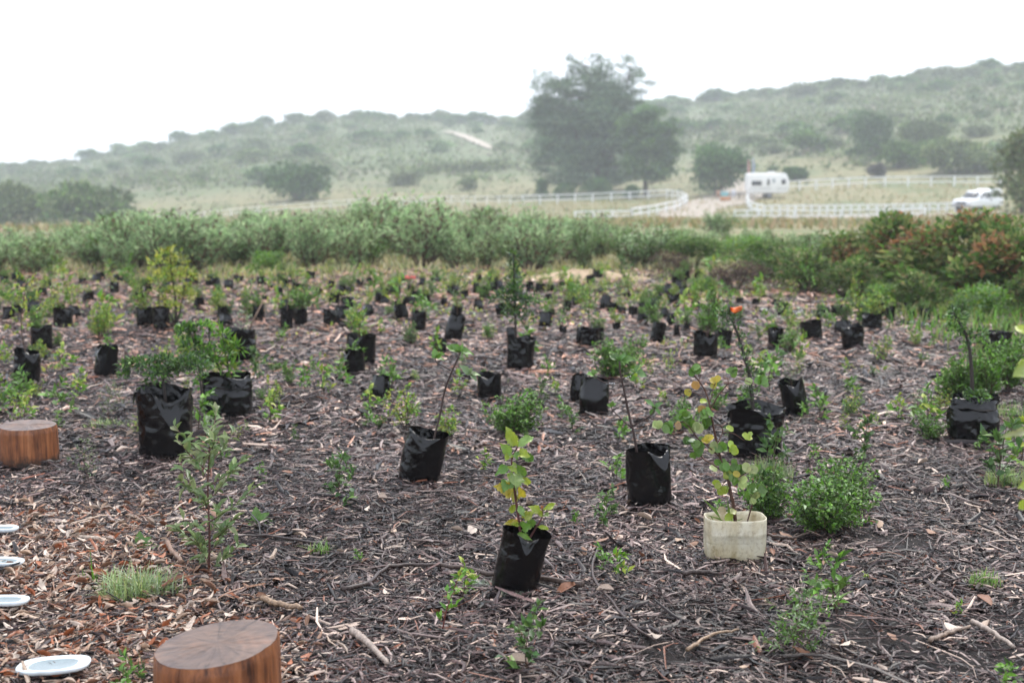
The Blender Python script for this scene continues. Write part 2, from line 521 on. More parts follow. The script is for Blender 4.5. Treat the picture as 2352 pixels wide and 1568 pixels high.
SOILSPOTS = [(*gp(2060, 1248)[:2], 0.2, 0.13), (*gp(2010, 1450)[:2], 0.17, 0.2), (*gp(1530, 1500)[:2], 0.1, 0.12), (*gp(600, 1240)[:2], 0.12, 0.12), (*gp(2180, 1520)[:2], 0.15, 0.12)]
def build_mulch():
    rng = np.random.default_rng(5)
    mb = MB()
    for (y0, y1, dens, l0, w0, far) in ((2.9, 4.6, 5300, 0.042, 0.0070, 0), (4.6, 6.6, 3800, 0.042, 0.0074, 0),
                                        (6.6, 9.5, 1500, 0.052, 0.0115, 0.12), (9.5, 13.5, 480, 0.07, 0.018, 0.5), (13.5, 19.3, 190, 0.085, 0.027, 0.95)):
        X, Y = bed_points(y0, y1, dens, rng)
        if far == 0:      # bare wet soil shows through in a few hollows
            k = (wob(X, Y, 1.7, 3.3) + 0.35 * wob(X, Y, 6.0, 1.1) < 0.62) | (rng.random(len(X)) < 0.3)
            X, Y = X[k], Y[k]
            for cx, cy, rx, ry in SOILSPOTS:
                k = (((X - cx) / rx) ** 2 + ((Y - cy) / ry) ** 2 + 0.35 * wob(X, Y, 9.0) > 1) | (rng.random(len(X)) < 0.12)
                X, Y = X[k], Y[k]
        n = len(X)
        L = l0 * np.exp(rng.normal(0, 0.48, n)); Wd = w0 * np.exp(rng.normal(0, 0.38, n))
        if far < 0.2:     # a share of long broad strips
            big = rng.random(n) < 0.07
            L[big] *= rng.uniform(1.3, 2.4, big.sum()); Wd[big] *= rng.uniform(1.2, 2.1, big.sum())
        T = Wd * rng.uniform(0.25, 0.5, n)
        c = pick(CHIP_COLS, n, rng, 0.22)
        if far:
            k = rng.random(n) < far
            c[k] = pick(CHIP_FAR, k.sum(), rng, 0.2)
        c *= np.clip(1.0 + 0.55 * wob(X, Y, 1.9, 5.0) + 0.25 * wob(X, Y, 5.5, 2.0), 0.4, 1.7)[:, None]     # damper and drier patches
        lw = litter_w(X, Y)
        k = rng.random(n) < lw * 0.6
        c[k] = pick([(0.38, 0.28, 0.21), (0.46, 0.37, 0.30), (0.25, 0.14, 0.09), (0.27, 0.10, 0.05), (0.13, 0.08, 0.06), (0.04, 0.026, 0.022)], k.sum(), rng, 0.15)
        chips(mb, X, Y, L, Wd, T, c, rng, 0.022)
    X, Y = bed_points(2.9, 6.0, 1300, rng)        # fine crumbs between the strips
    n = len(X)
    chips(mb, X, Y, 0.016 * np.exp(rng.normal(0, 0.4, n)), 0.005 * np.exp(rng.normal(0, 0.3, n)), np.full(n, 0.0022), pick(CHIP_COLS, n, rng, 0.25), rng, 0.024, 0.4)
    for i in range(2600):                          # long fine fibres and twiglets
        y = 2.9 + 5.5 * rng.random(); x = rng.uniform(-1, 1) * (0.45 * y + 0.8)
        a = rng.uniform(0, 6.28); L = rng.uniform(0.10, 0.34); cv = rng.normal(0, 0.22)
        pts = []
        for u in (-0.5, -0.25, 0, 0.25, 0.5):
            px_, py_ = x + L * u * math.cos(a) - cv * L * (1 - 4 * u * u) * math.sin(a), y + L * u * math.sin(a) + cv * L * (1 - 4 * u * u) * math.cos(a)
            pts.append((px_, py_, float(gz(px_, py_)) + 0.022 + 0.006 * math.sin(i + u * 5)))
        tube(mb, pts, [rng.uniform(0.0014, 0.0034), 0.001], 3, np.array(CHIP_COLS[rng.integers(0, len(CHIP_COLS))]) * 1.1, cap=False)
    o = link('mulch', mb.mesh('mulch', M_CHIP), GROUND)
    tag(o, kind='stuff')
    return mb.n
build_mulch()

# ------------------------------------------------------------------ vegetation generators
G_MID = [(0.085, 0.15, 0.04), (0.11, 0.18, 0.05), (0.065, 0.12, 0.035), (0.14, 0.20, 0.06)]
G_DARK = [(0.05, 0.10, 0.042), (0.065, 0.125, 0.05), (0.09, 0.15, 0.06)]
G_OLIVE = [(0.11, 0.165, 0.055), (0.145, 0.195, 0.07), (0.09, 0.14, 0.05), (0.175, 0.22, 0.085)]
G_BLUE = [(0.28, 0.41, 0.19), (0.34, 0.46, 0.23), (0.22, 0.35, 0.16), (0.39, 0.49, 0.27)]
G_FRESH = [(0.13, 0.26, 0.035), (0.17, 0.31, 0.05), (0.09, 0.20, 0.03), (0.21, 0.35, 0.07)]
G_YEL = [(0.30, 0.37, 0.06), (0.40, 0.43, 0.08), (0.21, 0.31, 0.06), (0.44, 0.40, 0.10)]
G_PALE = [(0.23, 0.33, 0.16), (0.29, 0.40, 0.21), (0.18, 0.28, 0.12)]
RUST = [(0.27, 0.155, 0.07), (0.33, 0.19, 0.085), (0.21, 0.12, 0.06), (0.30, 0.14, 0.06)]
def vivid(cols, r=0.9, g=1.06, b=0.72):
    return [(c[0] * r, c[1] * g, c[2] * b) for c in cols]
G_MID, G_DARK, G_FRESH = vivid(G_MID), vivid(G_DARK), vivid(G_FRESH)
G_YEL = vivid(G_YEL, 0.97, 1.04, 0.75)
BARK = (0.07, 0.05, 0.038)

def sphere_dirs(n, rng):
    return norm(rng.standard_normal((n, 3)))

def crown(mb, lobes, n, L, Wd, cols, rng, up=0.35, shell=0.55, var=0.2, lobevar=0.18, droop=0.15, cols2=None, frac2=0.0):
    """leaf clumps spread through a group of lobes (cx,cy,cz,rx,ry,rz)"""
    lobes = np.asarray(lobes, float)
    wgt = (lobes[:, 3] * lobes[:, 4] + lobes[:, 4] * lobes[:, 5] + lobes[:, 3] * lobes[:, 5])
    li = rng.choice(len(lobes), n, p=wgt / wgt.sum())
    d = sphere_dirs(n, rng)
    d[:, 2] = np.where(rng.random(n) < 0.6, np.abs(d[:, 2]), d[:, 2])
    rad = shell + (1 - shell) * rng.random(n) ** 0.6
    rad *= 1 + 0.12 * rng.standard_normal(n)
    P = lobes[li, :3] + d * lobes[li, 3:] * rad[:, None]
    D = d + rng.standard_normal((n, 3)) * 0.65 + np.array([0, 0, up])
    Nn = rng.standard_normal((n, 3)) + np.array([0, 0, 0.6]) + d * 0.5
    lf = 1 + lobevar * rng.standard_normal(len(lobes))
    c = pick(cols, n, rng, var) * np.clip(lf[li], 0.6, 1.5)[:, None]
    if cols2 is not None:
        l2 = (rng.random(len(lobes)) < frac2)[li] & (rng.random(n) < 0.75)
        c[l2] = pick(cols2, l2.sum(), rng, var)
    leaves(mb, P, D, Nn, L * rng.uniform(0.6, 1.4, n), Wd * rng.uniform(0.7, 1.3, n), c, droop=droop)

def bush_lobes(rng, k, w, h, squash=0.8):
    """lobes of a rounded bush of width w, height h standing on z=0"""
    out = [(0, 0, h * 0.45, w * 0.33, w * 0.33, h * 0.42)]
    for i in range(k):
        a = rng.uniform(0, 2 * math.pi); r = w * rng.uniform(0.12, 0.36)
        s = rng.uniform(0.13, 0.24)
        z = h * rng.uniform(0.22, 0.86) * (1 - 0.45 * (r / (0.4 * w)) ** 2)
        out.append((r * math.cos(a), r * math.sin(a), z, w * s, w * s, min(h * s * 1.15, z)))
    return out

def bush_proto(name, seed, w, h, k, n, L, Wd, cols, mat=M_FAR, stems=4, **kw):
    rng = np.random.default_rng(seed)
    mb = MB()
    lobes = bush_lobes(rng, k, w, h)
    crown(mb, lobes, n, L, Wd, cols, rng, **kw)
    st = MB()
    for i in range(stems):
        l = lobes[rng.integers(0, len(lobes))]
        a = rng.uniform(0, 6.28)
        tube(st, smoothline([(0.04 * w * math.cos(a), 0.04 * w * math.sin(a), -0.05 * h), (l[0] * 0.5, l[1] * 0.5, l[2] * 0.45), (l[0], l[1], l[2])], 6),
             [0.018 * w, 0.006 * w], 5, BARK)
    return mb.mesh(name + '_crown', mat), st.mesh(name + '_stems', M_STEM)

def place_bush(name, proto, loc, scale, rotz, label, cat, group=None):
    t = thing(name, label, cat, loc, rotz, group)
    s = scale if hasattr(scale, '__len__') else (scale,) * 3
    link('crown', proto[0], t, scale=s)
    link('trunk', proto[1], t, scale=s)
    return t

# ------------------------------------------------------------------ hills: scrub and bushes
def build_hills():
    rng = np.random.default_rng(21)
    protos = [bush_proto('hill_bush', 100 + i, 1.0, 0.62 + 0.1 * (i % 3), 9, 700, 0.13, 0.06, c, shell=0.35) for i, c in
              enumerate((G_OLIVE, G_MID, G_OLIVE, G_MID + G_OLIVE, [(0.16, 0.2, 0.1), (0.19, 0.22, 0.12)], G_DARK + G_MID, G_MID + G_BLUE))]
    # bushes standing on the ridge lines and slopes, one by one
    n = 0
    def ok(px, py):
        return not (1005 < px < 1150 and -14 < py - (305 + (px - 1030) * 0.4) < 34)
    spots = []
    for px in range(-60, 2420, 34):         # along the skyline
        c0 = np.interp(px, _cols, [_ridge[c][0] for c in _cols])
        spots.append((px + rng.uniform(-14, 14), c0 + rng.uniform(-25, 4), rng.uniform(3.0, 6.5)))
    while len(spots) < 292:
        px = rng.uniform(-60, 2420)
        rid = np.interp(px, _cols, [_ridge[c][0] for c in _cols])
        r0 = np.interp(px, [0, 300, 700, 1200, 1500, 2352], [148, 165, 185, 172, 170, 160])
        r = r0 + (rid - r0) * rng.random() ** 0.8
        s = rng.choice([1.6, 2.4, 3.4, 4.8], p=[0.25, 0.3, 0.28, 0.17]) * rng.uniform(0.8, 1.25)
        spots.append((px, r, s))
    for px, r, s in spots:
        a = math.atan((px - W0 / 2) / FPX)
        p = on(r * math.sin(a), r * math.cos(a), -0.15 * s * 0.5)
        v = cam_row(p)
        if not ok(px, v): continue
        side = 'ridge' if r > 300 else 'slope'
        place_bush('hillside_bush', protos[rng.integers(0, len(protos))], p, (s * rng.uniform(1.2, 2.0), s * 1.3, s * rng.uniform(0.7, 1.0)), rng.uniform(0, 6.28),
                   'grey-green bush among many on the misty hillside', 'bush', 'bushes on the misty hillside')
    # low scrub between them, too fine to count
    mb = MB()
    m = 26000
    az = rng.uniform(math.radians(-25), math.radians(25), m)
    t = rng.random(m) ** 0.7
    rid = np.interp(np.tan(az) * FPX + W0 / 2, _cols, [_ridge[c][0] for c in _cols])
    r = np.where(rng.random(m) < 0.22, rng.uniform(156, 205, m), 205 + (rid + 12 - 205) * t)
    X, Y = r * np.sin(az), r * np.cos(az)
    keep = wob(X, Y, 0.09, 2.0) + 0.5 * rng.standard_normal(m) > -0.25
    X, Y = X[keep], Y[keep]
    m = len(X)
    P = np.stack([X, Y, gz(X, Y) - 0.05], -1)
    D = rng.standard_normal((m, 3)) * 0.6 + np.array([0, 0, 1.0])
    leaves(mb, P, D, rng.standard_normal((m, 3)), np.where(np.hypot(X, Y) < 208, rng.uniform(0.12, 0.3, m), rng.uniform(0.3, 0.8, m)), np.where(np.hypot(X, Y) < 208, rng.uniform(0.3, 0.8, m), rng.uniform(0.3, 0.8, m)),
           pick([(0.10, 0.14, 0.055), (0.13, 0.165, 0.07), (0.16, 0.155, 0.09), (0.19, 0.165, 0.12), (0.085, 0.125, 0.05)], m, rng, 0.12))
    q = 2600
    az = rng.uniform(math.radians(-25), math.radians(25), q)
    t = rng.random(q) ** 0.8
    px_ = np.tan(az) * FPX + W0 / 2
    rid = np.interp(px_, _cols, [_ridge[c][0] for c in _cols])
    r0 = np.interp(px_, [0, 300, 700, 1200, 1500, 2352], [160, 190, 205, 190, 180, 168])
    r = r0 + (rid + 5 - r0) * t
    r = np.where((px_ > 1005) & (px_ < 1150) & (r > 250), 225, r)
    X, Y = r * np.sin(az), r * np.cos(az)
    s = rng.uniform(0.6, 2.0, q) * np.where(r < 215, 0.6, 1.0)
    crown(mb, np.stack([X, Y, gz(X, Y) + s * 0.15, s * 1.6, s * 1.3, s * 0.5], -1), 38000, 0.8, 0.48, G_OLIVE + [(0.2, 0.22, 0.11), (0.15, 0.19, 0.08), (0.2, 0.19, 0.13)], rng, var=0.12, lobevar=0.22)
    o = link('hillside_scrub', mb.mesh('hillside_scrub', M_FAR))
    tag(o, 'low grey-green scrub covering the misty hillside', 'scrub', kind='stuff')

def cam_row(p):
    sp, cp = math.sin(PITCH), math.cos(PITCH)
    f = p.y * cp - (p.z - CAM_H) * sp
    u = p.y * sp + (p.z - CAM_H) * cp
    return H0 / 2 - u / f * FPX

def cam_col(p):
    sp, cp = math.sin(PITCH), math.cos(PITCH)
    return W0 / 2 + p.x / (p.y * cp - (p.z - CAM_H) * sp) * FPX
build_hills()

# named big bushes of the middle distance: (column, base row, distance, width px, height px, colours, label)
def build_big_bushes():
    rows = [
        (688, 468, 172, 172, 100, G_DARK, 'large dark round bush standing alone on the pasture behind the hedge'),
        (205, 532, 142, 230, 112, G_OLIVE + G_MID, 'wide tree clump behind the leftmost stretch of white fence'),
        (40, 520, 150, 190, 100, G_OLIVE, 'grey-green tree clump at the far left edge of the valley'),
        (1640, 440, 152, 165, 112, G_DARK, 'dark rounded bush just left of the white caravan'),
        (2002, 345, 190, 125, 90, G_DARK, 'dark upright bush on the slope above the rear fence'),
        (2110, 352, 195, 130, 90, G_OLIVE, 'olive bush on the slope right of the dark upright one'),
        (2185, 412, 166, 180, 92, G_OLIVE, 'broad olive bush directly above the end of the rear fence'),
        (2062, 388, 175, 130, 62, G_MID, 'spreading green bush below the dark upright bush'),
        (1818, 408, 166, 70, 26, G_DARK, 'low dark bush on the slope behind the caravan roof'),
        (1242, 432, 160, 34, 30, G_DARK, 'small dark round bush in the grass left of the pine'),
        (2008, 406, 164, 42, 32, [(0.12, 0.11, 0.10), (0.09, 0.085, 0.075)], 'small greyish bush behind the middle of the rear fence'),
        (2350, 480, 82, 150, 195, G_OLIVE + [(0.15, 0.15, 0.06)], 'tall yellowish willow bush at the right edge behind the pickup'),
    ]
    for i, (px, py, r, w, h, cols, lab) in enumerate(rows):
        y = r / math.hypot(1, (px - W0 / 2) / FPX)
        p = on((px - W0 / 2) / FPX * y, y, 0)
        k = mpp(p)
        ww, hh = w * k, (py and (cam_row(p) - py + h)) * k
        hh = max(hh, 0.55 * h * k)
        pr = bush_proto('big_bush', 300 + i, ww, hh, 16, 2600, 0.05 * ww + 0.12, 0.03 * ww + 0.06, cols, stems=6, lobevar=0.22)
        p.z -= 0.1
        place_bush('bush', pr, p, 1.0, 0, lab, 'bush')
build_big_bushes()

# ------------------------------------------------------------------ pines
def build_pine(name, label, base_px, r, lobes_px, trunk_lines, n, seed, cols):
    rng = np.random.default_rng(seed)
    y = r / math.hypot(1, (base_px - W0 / 2) / FPX)
    b = on((base_px - W0 / 2) / FPX * y, y, 0)
    k = mpp(b)
    t = thing(name, label, 'tree', b)
    mb = MB(); st = MB()
    L = []
    for (cx, cy, rx, ry) in lobes_px:
        c = at(cx, cy, y) - b
        dep = rng.uniform(-0.55, 0.55) * 60 * k
        R = np.array([rx * k, max(rx, ry) * k * 0.9, ry * k])
        # each lobe breaks up into layered sprays of needles
        for q in range(int(9 + rx * ry / 110)):
            d = sphere_dirs(1, rng)[0] * rng.random() ** 0.4
            s = rng.uniform(0.17, 0.34)
            L.append((c.x + d[0] * R[0] * 0.85, c.y + dep + d[1] * R[1], c.z + d[2] * R[2] * 0.85, R[0] * s * 1.5, R[1] * s, max(R[2] * s * 0.6, 0.2)))
    crown(mb, L, n, 0.8, 0.11, cols, rng, up=0.45, shell=0.05, var=0.25, lobevar=0.4, droop=0.05)
    for pts, r0, r1 in trunk_lines:
        W = [at(px, py, y) - b + Vector((0, dy, 0)) for px, py, dy in pts]
        W[0].z = min(W[0].z, -0.3) if pts[0][1] > 400 else W[0].z
        tube(st, smoothline(W, 10), [r0, r1], 7, (0.075, 0.06, 0.052))
    for q in range(46):     # limbs out to the sprays
        l = L[rng.integers(0, len(L))]
        o = Vector((l[0] * 0.35, l[1] * 0.2, l[2] * rng.uniform(0.72, 0.95)))
        tube(st, smoothline([o, (l[0] * 0.75, l[1] * 0.7, l[2] * 0.97), (l[0], l[1], l[2])], 6), [0.13, 0.04], 5, (0.075, 0.06, 0.052))
    link('crown', mb.mesh(name + '_crown', M_FAR), t)
    link('trunk', st.mesh(name + '_trunk', M_STEM), t)
PINE = [(0.10, 0.17, 0.095), (0.125, 0.195, 0.10), (0.08, 0.14, 0.085), (0.15, 0.215, 0.10)]
build_pine('pine_tree', 'big spreading pine with several tops rising above the misty skyline', 1375, 168,
           [(1313, 150, 15, 30), (1336, 158, 15, 28), (1375, 140, 26, 28), (1405, 150, 14, 20), (1436, 148, 22, 22), (1462, 160, 20, 18), (1232, 188, 12, 26), (1257, 184, 25, 25), (1450, 184, 30, 24), (1474, 178, 12, 8),
            (1486, 197, 20, 4), (1472, 214, 26, 5), (1284, 216, 55, 42), (1352, 196, 55, 42), (1409, 204, 45, 38), (1375, 250, 88, 42), (1250, 246, 45, 32), (1284, 284, 75, 42), (1375, 296, 85, 42), (1240, 262, 30, 30),
            (1295, 330, 70, 42), (1375, 341, 80, 42), (1261, 364, 45, 36), (1330, 375, 60, 42), (1386, 396, 55, 36), (1230, 376, 24, 20), (1420, 330, 50, 40), (1448, 285, 45, 38), (1442, 350, 46, 38), (1300, 408, 60, 24), (1252, 408, 34, 20), (1425, 404, 52, 28), (1450, 245, 38, 28)],
           [([(1375, 445, 0), (1372, 330, 0.4), (1380, 130, 0)], 0.5, 0.07), ([(1368, 445, 0), (1320, 300, -0.6), (1300, 160, 0)], 0.4, 0.06),
            ([(1380, 442, 0), (1425, 280, 0.8), (1448, 150, 0)], 0.4, 0.06), ([(1362, 445, 0), (1290, 330, 1.0), (1250, 190, 0)], 0.34, 0.05)], 40000, 61, PINE)
build_pine('pine_tree', 'lower greener pine with one bare trunk beside the big pine', 1484, 158,
           [(1500, 268, 40, 26), (1470, 300, 55, 34), (1535, 300, 28, 30), (1490, 345, 60, 36), (1545, 350, 22, 20), (1455, 385, 42, 30), (1520, 385, 34, 26), (1500, 405, 34, 16)],
           [([(1484, 450, 0), (1482, 380, 0.2), (1490, 270, 0)], 0.36, 0.06), ([(1484, 400, 0), (1520, 340, 0.5), (1538, 300, 0)], 0.16, 0.05)], 17000, 62, G_MID + PINE)
# undergrowth under the pines
for i, (px, r, w, h) in enumerate(((1370, 156, 90, 40), (1300, 158, 60, 26), (1450, 154, 44, 24))):
    y = r / math.hypot(1, (px - W0 / 2) / FPX)
    p = on((px - W0 / 2) / FPX * y, y, -0.1)
    k = mpp(p)
    pr = bush_proto('under_bush', 340 + i, w * k, h * k + 0.6, 8, 900, 0.3, 0.16, G_DARK)
    place_bush('bush', pr, p, 1.0, 0, ['dark bush at the foot of the big pine trunk', 'low dark bush under the left side of the big pine',
               'small dark bush under the pine with the bare trunk'][i], 'bush')

# ------------------------------------------------------------------ dirt road and hill track
M_ROAD = plain('pale_dirt_road', (0.33, 0.285, 0.235), 0.85, 0.15, 0.8, 0.2)
M_SAND = plain('sandy_track', (0.38, 0.335, 0.275), 0.85, 0.12, 0.8, 0.2)
def ribbon(name, pts, widths, mat, dz=0.06, n=40):
    W = smoothline(pts, n)
    wd = np.interp(np.linspace(0, 1, n), np.linspace(0, 1, len(widths)), widths)
    V = []; Q = []
    cols = 5
    for i, p in enumerate(W):
        t = (W[min(i + 1, n - 1)] - W[max(i - 1, 0)])
        s = Vector((t.y, -t.x, 0)).normalized()
        for c in range(cols):
            q = p + s * wd[i] * ((c / (cols - 1)) - 0.5)
            V.append((q.x, q.y, float(gz(q.x, q.y)) + dz))
        if i:
            for c in range(cols - 1):
                a = (i - 1) * cols + c
                Q.append((a, a + 1, a + 1 + cols, a + cols))
    mb = MB(); mb.add(np.array(V), [np.array(Q)])
    return tag(link(name, mb.mesh(name, mat, True)), kind='structure')
def pr(px, r, dz=0.0):
    a = (px - W0 / 2) / FPX
    y = r / math.hypot(1, a)
    return on(a * y, y, dz)
ribbon('road', [pr(1725, 172), pr(1690, 150), pr(1640, 139), pr(1592, 130), pr(1572, 121), pr(1560, 113.5), pr(1300, 113), pr(900, 116)],
       [4, 7, 8.5, 6, 5, 4.5, 4, 4], M_ROAD)
ribbon('farm_track', [pr(1560, 114.5), pr(1750, 113.5), pr(2000, 112.5), pr(2260, 108), pr(2450, 104)], [4.4, 4, 4, 4, 4], M_ROAD, 0.09)
ribbon('hill_track', [pr(1024, 316), pr(1060, 300), pr(1098, 283), pr(1134, 267)], [1.6, 2.3, 2.6, 2.0], M_SAND, 0.3, 24)

# ------------------------------------------------------------------ white fences: posts and rails, each piece its own part
def cube_mesh(name, mat):
    V = np.array([[x, y, z] for z in (0, 1) for x, y in ((-.5, -.5), (.5, -.5), (.5, .5), (-.5, .5))], float)
    F = np.array([[0, 3, 2, 1], [4, 5, 6, 7], [0, 1, 5, 4], [1, 2, 6, 5], [2, 3, 7, 6], [3, 0, 4, 7]])
    mb = MB(); mb.add(V, [F])
    return mb.mesh(name, mat)
POST = cube_mesh('fence_post', M_WHITE)
def fence(label, pts, h, rails=2, group=None, thick=0.14, rw=0.12):
    b = pts[0]
    t = thing('white_fence', label, 'fence', b, 0, group)
    for i, p in enumerate(pts):
        q = p - b
        link('post', POST, t, (q.x, q.y, q.z - 0.2), (0, 0, 0.05 * (i % 5)), (thick, thick, h + 0.2 + 0.03 * math.sin(i * 2.3)))
        if i + 1 < len(pts):
            d = pts[i + 1] - p
            L = d.length
            rz = math.atan2(d.y, d.x)
            el = math.asin(d.z / L)
            for k in range(rails):
                zz = h * (0.93 - k * 0.5) + 0.015 * math.sin(i * 1.7 + k)
                m = q + d * 0.5
                e = link('rail', POST, t)
                e.matrix_local = Matrix.Translation((m.x, m.y, m.z + zz)) @ Matrix.Rotation(rz, 4, 'Z') @ Matrix.Rotation(-el, 4, 'Y') @ Matrix.Diagonal((L * 0.995, rw * 0.6, rw, 1)) @ Matrix.Translation((0, 0, -0.5))
    return t
def line(ctrl, n):
    return [pr(px, r) for px, r in zip(np.interp(np.linspace(0, 1, n), np.linspace(0, 1, len(ctrl)), [c[0] for c in ctrl]),
                                       np.interp(np.linspace(0, 1, n), np.linspace(0, 1, len(ctrl)), [c[1] for c in ctrl]))]
fence('long white post-and-rail fence running along the pasture behind the hedge', line([(285, 142), (720, 147), (1010, 152), (1200, 148)], 22), 1.0, 2, None, 0.085, 0.055)
fence('white fence in front of the pine ending at the dirt road', line([(1200, 148), (1360, 149), (1530, 151)], 9), 1.05)
fence('short white fence curving down beside the dirt road', line([(1530, 151), (1562, 147), (1577, 138), (1552, 127), (1500, 119), (1450, 112)], 14), 1.0)
fence('white fence along the near side of the farm road left of the junction', line([(1320, 110), (1450, 112)], 4), 0.8)
fence('nearest white fence crossing the middle below the caravan', line([(1686, 110), (1750, 110.5), (2000, 110), (2120, 109)], 8), 0.85)
fence('white fence curving round the caravan corner', line([(1740, 146), (1716, 142), (1712, 132), (1722, 123), (1752, 118)], 9), 0.9)
fence('white close-posted fence running from the caravan corner to the pickup', line([(1752, 118), (1960, 118), (2190, 114)], 24), 0.85, 2)
fence('rear white fence along the top of the paddock right of the caravan', line([(1795, 152), (2000, 153), (2290, 150)], 12), 1.15)

# ------------------------------------------------------------------ caravan
M_CARAVAN = plain('caravan_white', (0.80, 0.80, 0.78), 0.35, 0.04, 1)
M_GLASS = plain('dark_window', (0.035, 0.038, 0.045), 0.12, 0.2, 2)
M_BLACK = plain('black_rubber', (0.02, 0.02, 0.02), 0.7)
M_GREYTRIM = plain('grey_trim', (0.25, 0.25, 0.26), 0.5)
def boxm(name, parent, c, s, mat, rot=None, bevel=0.0):
    V = np.array([[x, y, z] for z in (-.5, .5) for x, y in ((-.5, -.5), (.5, -.5), (.5, .5), (-.5, .5))], float) * np.array(s)
    F = np.array([[0, 3, 2, 1], [4, 5, 6, 7], [0, 1, 5, 4], [1, 2, 6, 5], [2, 3, 7, 6], [3, 0, 4, 7]])
    mb = MB(); mb.add(V, [F])
    o = link(name, mb.mesh(name, mat), parent, c, rot)
    if bevel:
        bv = o.modifiers.new('bevel', 'BEVEL'); bv.width = bevel; bv.segments = 3
    return o
def profile_body(name, parent, prof, half, mat, bevel=0.06, smooth=True):
    """side outline (x,z) extruded across y"""
    n = len(prof)
    V = [(x, -half, z) for x, z in prof] + [(x, half, z) for x, z in prof]
    mb = MB()
    mb.add(np.array(V), [np.array([[i, (i + 1) % n, (i + 1) % n + n, i + n] for i in range(n)]), np.array([list(range(n))[::-1]]), np.array([[n + i for i in range(n)]])])
    o = link(name, mb.mesh(name, mat, False), parent)
    bv = o.modifiers.new('bevel', 'BEVEL'); bv.width = bevel; bv.segments = 3; bv.limit_method = 'ANGLE'
    return o
def wheel(parent, loc, r, w, mat_t, mat_r):
    mb = MB()
    th = np.linspace(0, 2 * math.pi, 24, endpoint=False)
    ys = [-w / 2, -w / 2, w / 2, w / 2]; rs = [r * 0.62, r, r, r * 0.62]
    V = np.array([[rs[k] * math.cos(t), ys[k], rs[k] * math.sin(t)] for k in range(4) for t in th])
    Q = np.array([[k * 24 + i, k * 24 + (i + 1) % 24, (k + 1) * 24 + (i + 1) % 24, (k + 1) * 24 + i] for k in range(3) for i in range(24)])
    mb.add(V, [Q])
    wl = link('wheel', mb.mesh('tyre', mat_t, False), parent, loc)
    mr = MB()
    V = np.array([[0.6 * r * math.cos(t), y, 0.6 * r * math.sin(t)] for y in (-w * 0.4, w * 0.4) for t in th] + [[0, -w * 0.3, 0], [0, w * 0.3, 0]])
    T = np.array([[i, (i + 1) % 24, 48] for i in range(24)] + [[24 + (i + 1) % 24, 24 + i, 49] for i in range(24)])
    mr.add(V, [T])
    link('rim', mr.mesh('rim', mat_r), wl)
    return wl

def build_caravan():
    p = pr(1757, 143)
    k = mpp(p)
    t = thing('caravan', 'white touring caravan parked by the paddock fence', 'caravan', p, math.radians(4))
    t.scale = (0.9, 1.0, 1.12)
    L, Wd, H = 5.0, 2.0, 1.95
    x0, x1 = -L / 2, L / 2
    body = profile_body('body', t, [(x0 + 0.25, 0.45), (x1 - 0.35, 0.45), (x1, 0.8), (x1 - 0.02, 1.5), (x1 - 0.28, 2.22), (x1 - 0.6, 2.4), (x0 + 0.2, 2.4), (x0, 2.25), (x0 + 0.02, 0.8)], Wd / 2, M_CARAVAN, 0.12)
    for nm, cx, cz, w, h in (('window', -1.55, 1.45, 1.15, 0.38), ('window', -0.1, 1.55, 0.22, 0.5), ('window', 1.75, 1.6, 0.42, 0.4)):
        f = boxm('window', t, (cx, -Wd / 2 - 0.005, cz), (w + 0.1, 0.03, h + 0.1), M_GREYTRIM)
        boxm('pane', f, (0, -0.02, 0), (w, 0.03, h), M_GLASS)
    d = boxm('door', t, (0.55, -Wd / 2 - 0.006, 1.35), (0.62, 0.03, 1.6), M_CARAVAN, None, 0.01)
    boxm('door_window', d, (0, -0.02, 0.35), (0.3, 0.02, 0.4), plain('pale_pane', (0.3, 0.36, 0.38), 0.15))
    boxm('roof_vent', t, (0.5, 0, 2.47), (0.7, 0.6, 0.14), M_CARAVAN, None, 0.03)
    boxm('stripe', t, (0.0, -Wd / 2 - 0.004, 0.95), (L - 0.3, 0.012, 0.06), M_GREYTRIM)
    for s in (-1, 1): wheel(t, (0.1, s * (Wd / 2 - 0.12), 0.32), 0.32, 0.2, M_BLACK, M_GREYTRIM)
    boxm('tow_bar', t, (x0 - 0.5, 0, 0.45), (1.2, 0.12, 0.1), M_GREYTRIM)
    boxm('jockey_wheel', t, (x0 - 0.9, 0, 0.2), (0.12, 0.08, 0.5), M_BLACK)
build_caravan()

